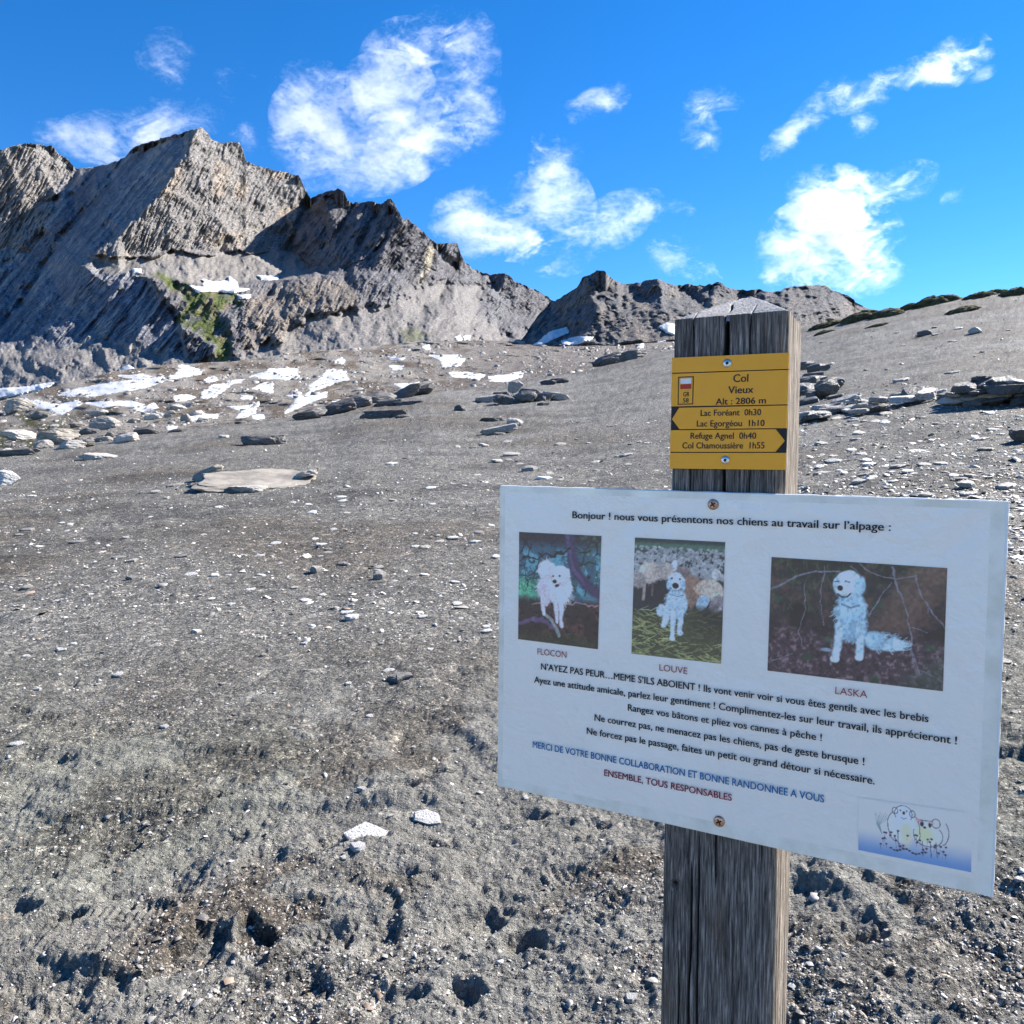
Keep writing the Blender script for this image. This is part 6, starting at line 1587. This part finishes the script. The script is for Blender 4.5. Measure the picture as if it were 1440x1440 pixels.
# ------------------------------------------------------------------ turf hummocks on the right skyline
def hummock(px, py, wpx, hpx, label, seed, rot=0.):
    x, y = ground_hit(px, py); w = wpx / FPX * y; h = hpx / FPX * y
    n, m = 44, 20
    th = np.linspace(0, 2 * math.pi, n + 1)[:-1]; ph = np.linspace(-.25, math.pi / 2, m)
    T_, F2 = np.meshgrid(th, ph)
    rr_ = 1 + .5 * fbm(np.cos(T_) * 1.7 + seed, np.sin(T_) * 1.7 + F2, 4, seed) + .22 * fbm(np.cos(T_) * 6 + seed, np.sin(T_) * 6 + F2 * 5, 3, seed + 3)
    vx = np.cos(T_) * np.cos(F2) * rr_ * w / 2; vy = np.sin(T_) * np.cos(F2) * rr_ * w * .35; vz = np.sin(F2) * rr_ * h + vx * rot
    a_ = np.arange(n * m).reshape(m, n); an = np.roll(a_, -1, 1)
    Q = np.stack([a_[:-1], an[:-1], an[1:], a_[1:]], -1).reshape(-1, 4)
    me = mesh_np('turf_hummock', np.stack([vx, vy, vz], -1).reshape(-1, 3), Q, M_TURF)
    o = link('turf_hummock', me, None, (x, y, float(ground_z([x], [y])[0]) - h * .25))
    tag(o, label, 'turf', 'turf hummocks along the right skyline')
for i, (px, py, w, h, lb, ro) in enumerate([(1212, 446, 66, 14, 'plump turf hummock where the ridge meets the right slope', .12), (1165, 456, 60, 8, 'low turf hummock nearest the post on the skyline', .2), (1250, 440, 70, 12, 'turf hummock left of the pale skyline rock', .12),
        (1315, 424, 70, 14, 'rounded turf hummock in the middle of the right skyline', .12), (1355, 434, 56, 9, 'dark turf lump just below the middle of the right skyline', .2), (1375, 415, 60, 8, 'thin turf hummock right of the rounded one', .12),
        (1428, 410, 60, 12, 'turf hummock at the right edge of the skyline', .12), (1160, 466, 34, 5, 'small turf strip below the low hummock', .2), (1232, 456, 36, 4, 'narrow turf strip below the plump hummock', .2), (1285, 430, 44, 8, 'small turf hummock between the two bigger ones', .12), (1400, 408, 40, 7, 'little turf cap close to the right edge', .12)]):
    hummock(px, py + 2, w * .8, h * .8, lb, 900 + i * 7, ro)

# ------------------------------------------------------------------ fine shale chips: one mass, far too many to count
def pebbles(name, n, pyr, size, seed, label, big, bright=.13, thin=1., pxr=(-60, 1500)):
    rs = np.random.RandomState(seed)
    px = rs.uniform(pxr[0], pxr[1], n); py = pyr[0] + (pyr[1] - pyr[0]) * rs.rand(n)
    ok = ~((px > 725) & (px < 1385) & (py > 705) & (py < 1090)); px, py = px[ok], py[ok]; n = len(px)
    # ray against the base surface, vectorised by bisection
    u = (px - 720) / FPX; v = (720 - py) / FPX
    yy = math.cos(PITCH) + v * math.sin(PITCH); w = (v * math.cos(PITCH) - math.sin(PITCH)) / yy; u = u / yy
    rcy = np.interp(np.arctan(u), _az, _R) * np.cos(np.arctan(u))
    lo = np.full(n, 1.3); hi = rcy * 1.0
    for _ in range(26):
        mid = (lo + hi) / 2; below = CAMZ + w * mid - base_z(u * mid, mid) < 0
        hi = np.where(below, mid, hi); lo = np.where(below, lo, mid)
    y = hi; x = u * y; ok = y < rcy * .99; x, y = x[ok], y[ok]; n = len(x)
    # clumped: thin out by a patch noise
    keep = rs.rand(n) < (.05 + .45 * sm(2.8, 4.6, np.hypot(x, y))) + (.5 + .6 * sm(2.8, 4.8, np.hypot(x, y))) * sm(.32, .62, vn2(x * 1.1, y * 1.1, seed) * .6 + vn2(x * 3.7, y * 3.7, seed + 1) * .4); keep &= rs.rand(n) > mud_mask(x, y) * .72
    x, y = x[keep], y[keep]; n = len(x)
    z = ground_z(x, y)
    s_ = size * (.5 + rs.pareto(3.4, n) * .5).clip(0, big)
    s_ = np.maximum(s_, .0016 * y)
    # eight-cornered chip, randomly squashed
    cub = np.array([[-1, -1, -1], [1, -1, -1], [1, 1, -1], [-1, 1, -1], [-1, -1, 1], [1, -1, 1], [1, 1, 1], [-1, 1, 1]], float)
    P_ = cub[None] * (1 + rs.uniform(-.6, .25, (n, 8, 3)))
    P_[:, 4:, :2] *= rs.uniform(.45, .9, (n, 1, 1))
    P_ *= np.stack([rs.uniform(.6, 1.2, n), rs.uniform(.35, .85, n), rs.uniform(.10, .34, n) * thin], -1)[:, None] * s_[:, None, None] * .5
    def rotm(ax, a):
        c_, s2 = np.cos(a), np.sin(a); M_ = np.zeros((n, 3, 3)); i, j = [(1, 2), (0, 2), (0, 1)][ax]; M_[:, ax, ax] = 1
        M_[:, i, i] = c_; M_[:, j, j] = c_; M_[:, i, j] = -s2; M_[:, j, i] = s2; return M_
    Rm = rotm(2, rs.uniform(0, 6.28, n)) ; tl = rotm(0, rs.normal(0, .28, n)); t2 = rotm(1, rs.normal(0, .28, n))
    P_ = np.einsum('nij,nkj->nki', tl, np.einsum('nij,nkj->nki', t2, np.einsum('nij,nkj->nki', Rm, P_)))
    P_ += np.stack([x, y, z + s_ * .06], -1)[:, None]
    fc = np.array([[0, 1, 5, 4], [1, 2, 6, 5], [2, 3, 7, 6], [3, 0, 4, 7], [4, 5, 6, 7]])
    Q = (np.arange(n)[:, None, None] * 8 + fc[None]).reshape(-1, 4)
    tone = np.where(rs.rand(n) < bright, rs.uniform(.5, 1, n), rs.uniform(.02, .42, n))
    cc = np.array([.10, .09, .08])[None] + (np.array([.72, .69, .64]) - np.array([.10, .09, .08]))[None] * tone[:, None]
    warm = rs.rand(n) < .08; cc[warm] *= np.array([1.15, .9, .72])
    cc = np.repeat(cc[:, None], 8, 1).reshape(-1, 3)
    me = mesh_np(name, P_.reshape(-1, 3), Q, M_PEB, cc, smooth=False)
    tag(link(name, me), label, 'gravel', None, 'stuff')
pebbles('gravel', 125000, (640, 1500), .0115, 5, 'loose grey shale chips covering the ground', 3.2)
pebbles('gravel', 15000, (470, 900), .036, 6, 'coarser shale chips on the farther slope', 3, .25, .8)
pebbles('gravel', 9000, (405, 600), .07, 10, 'broken shale on the upper slope', 2.5, .3, .9)
pebbles('gravel', 2600, (540, 800), .10, 11, 'flat shale flakes on the right slope', 2, .75, .5, (1110, 1520))
pebbles('gravel', 9000, (555, 720), .05, 9, 'middling shale pieces on the middle slope', 2.5, .4, 1.1)
pebbles('gravel', 7500, (480, 860), .052, 8, 'thin pale slate flakes strewn over the slope', 2.2, .7, .45)
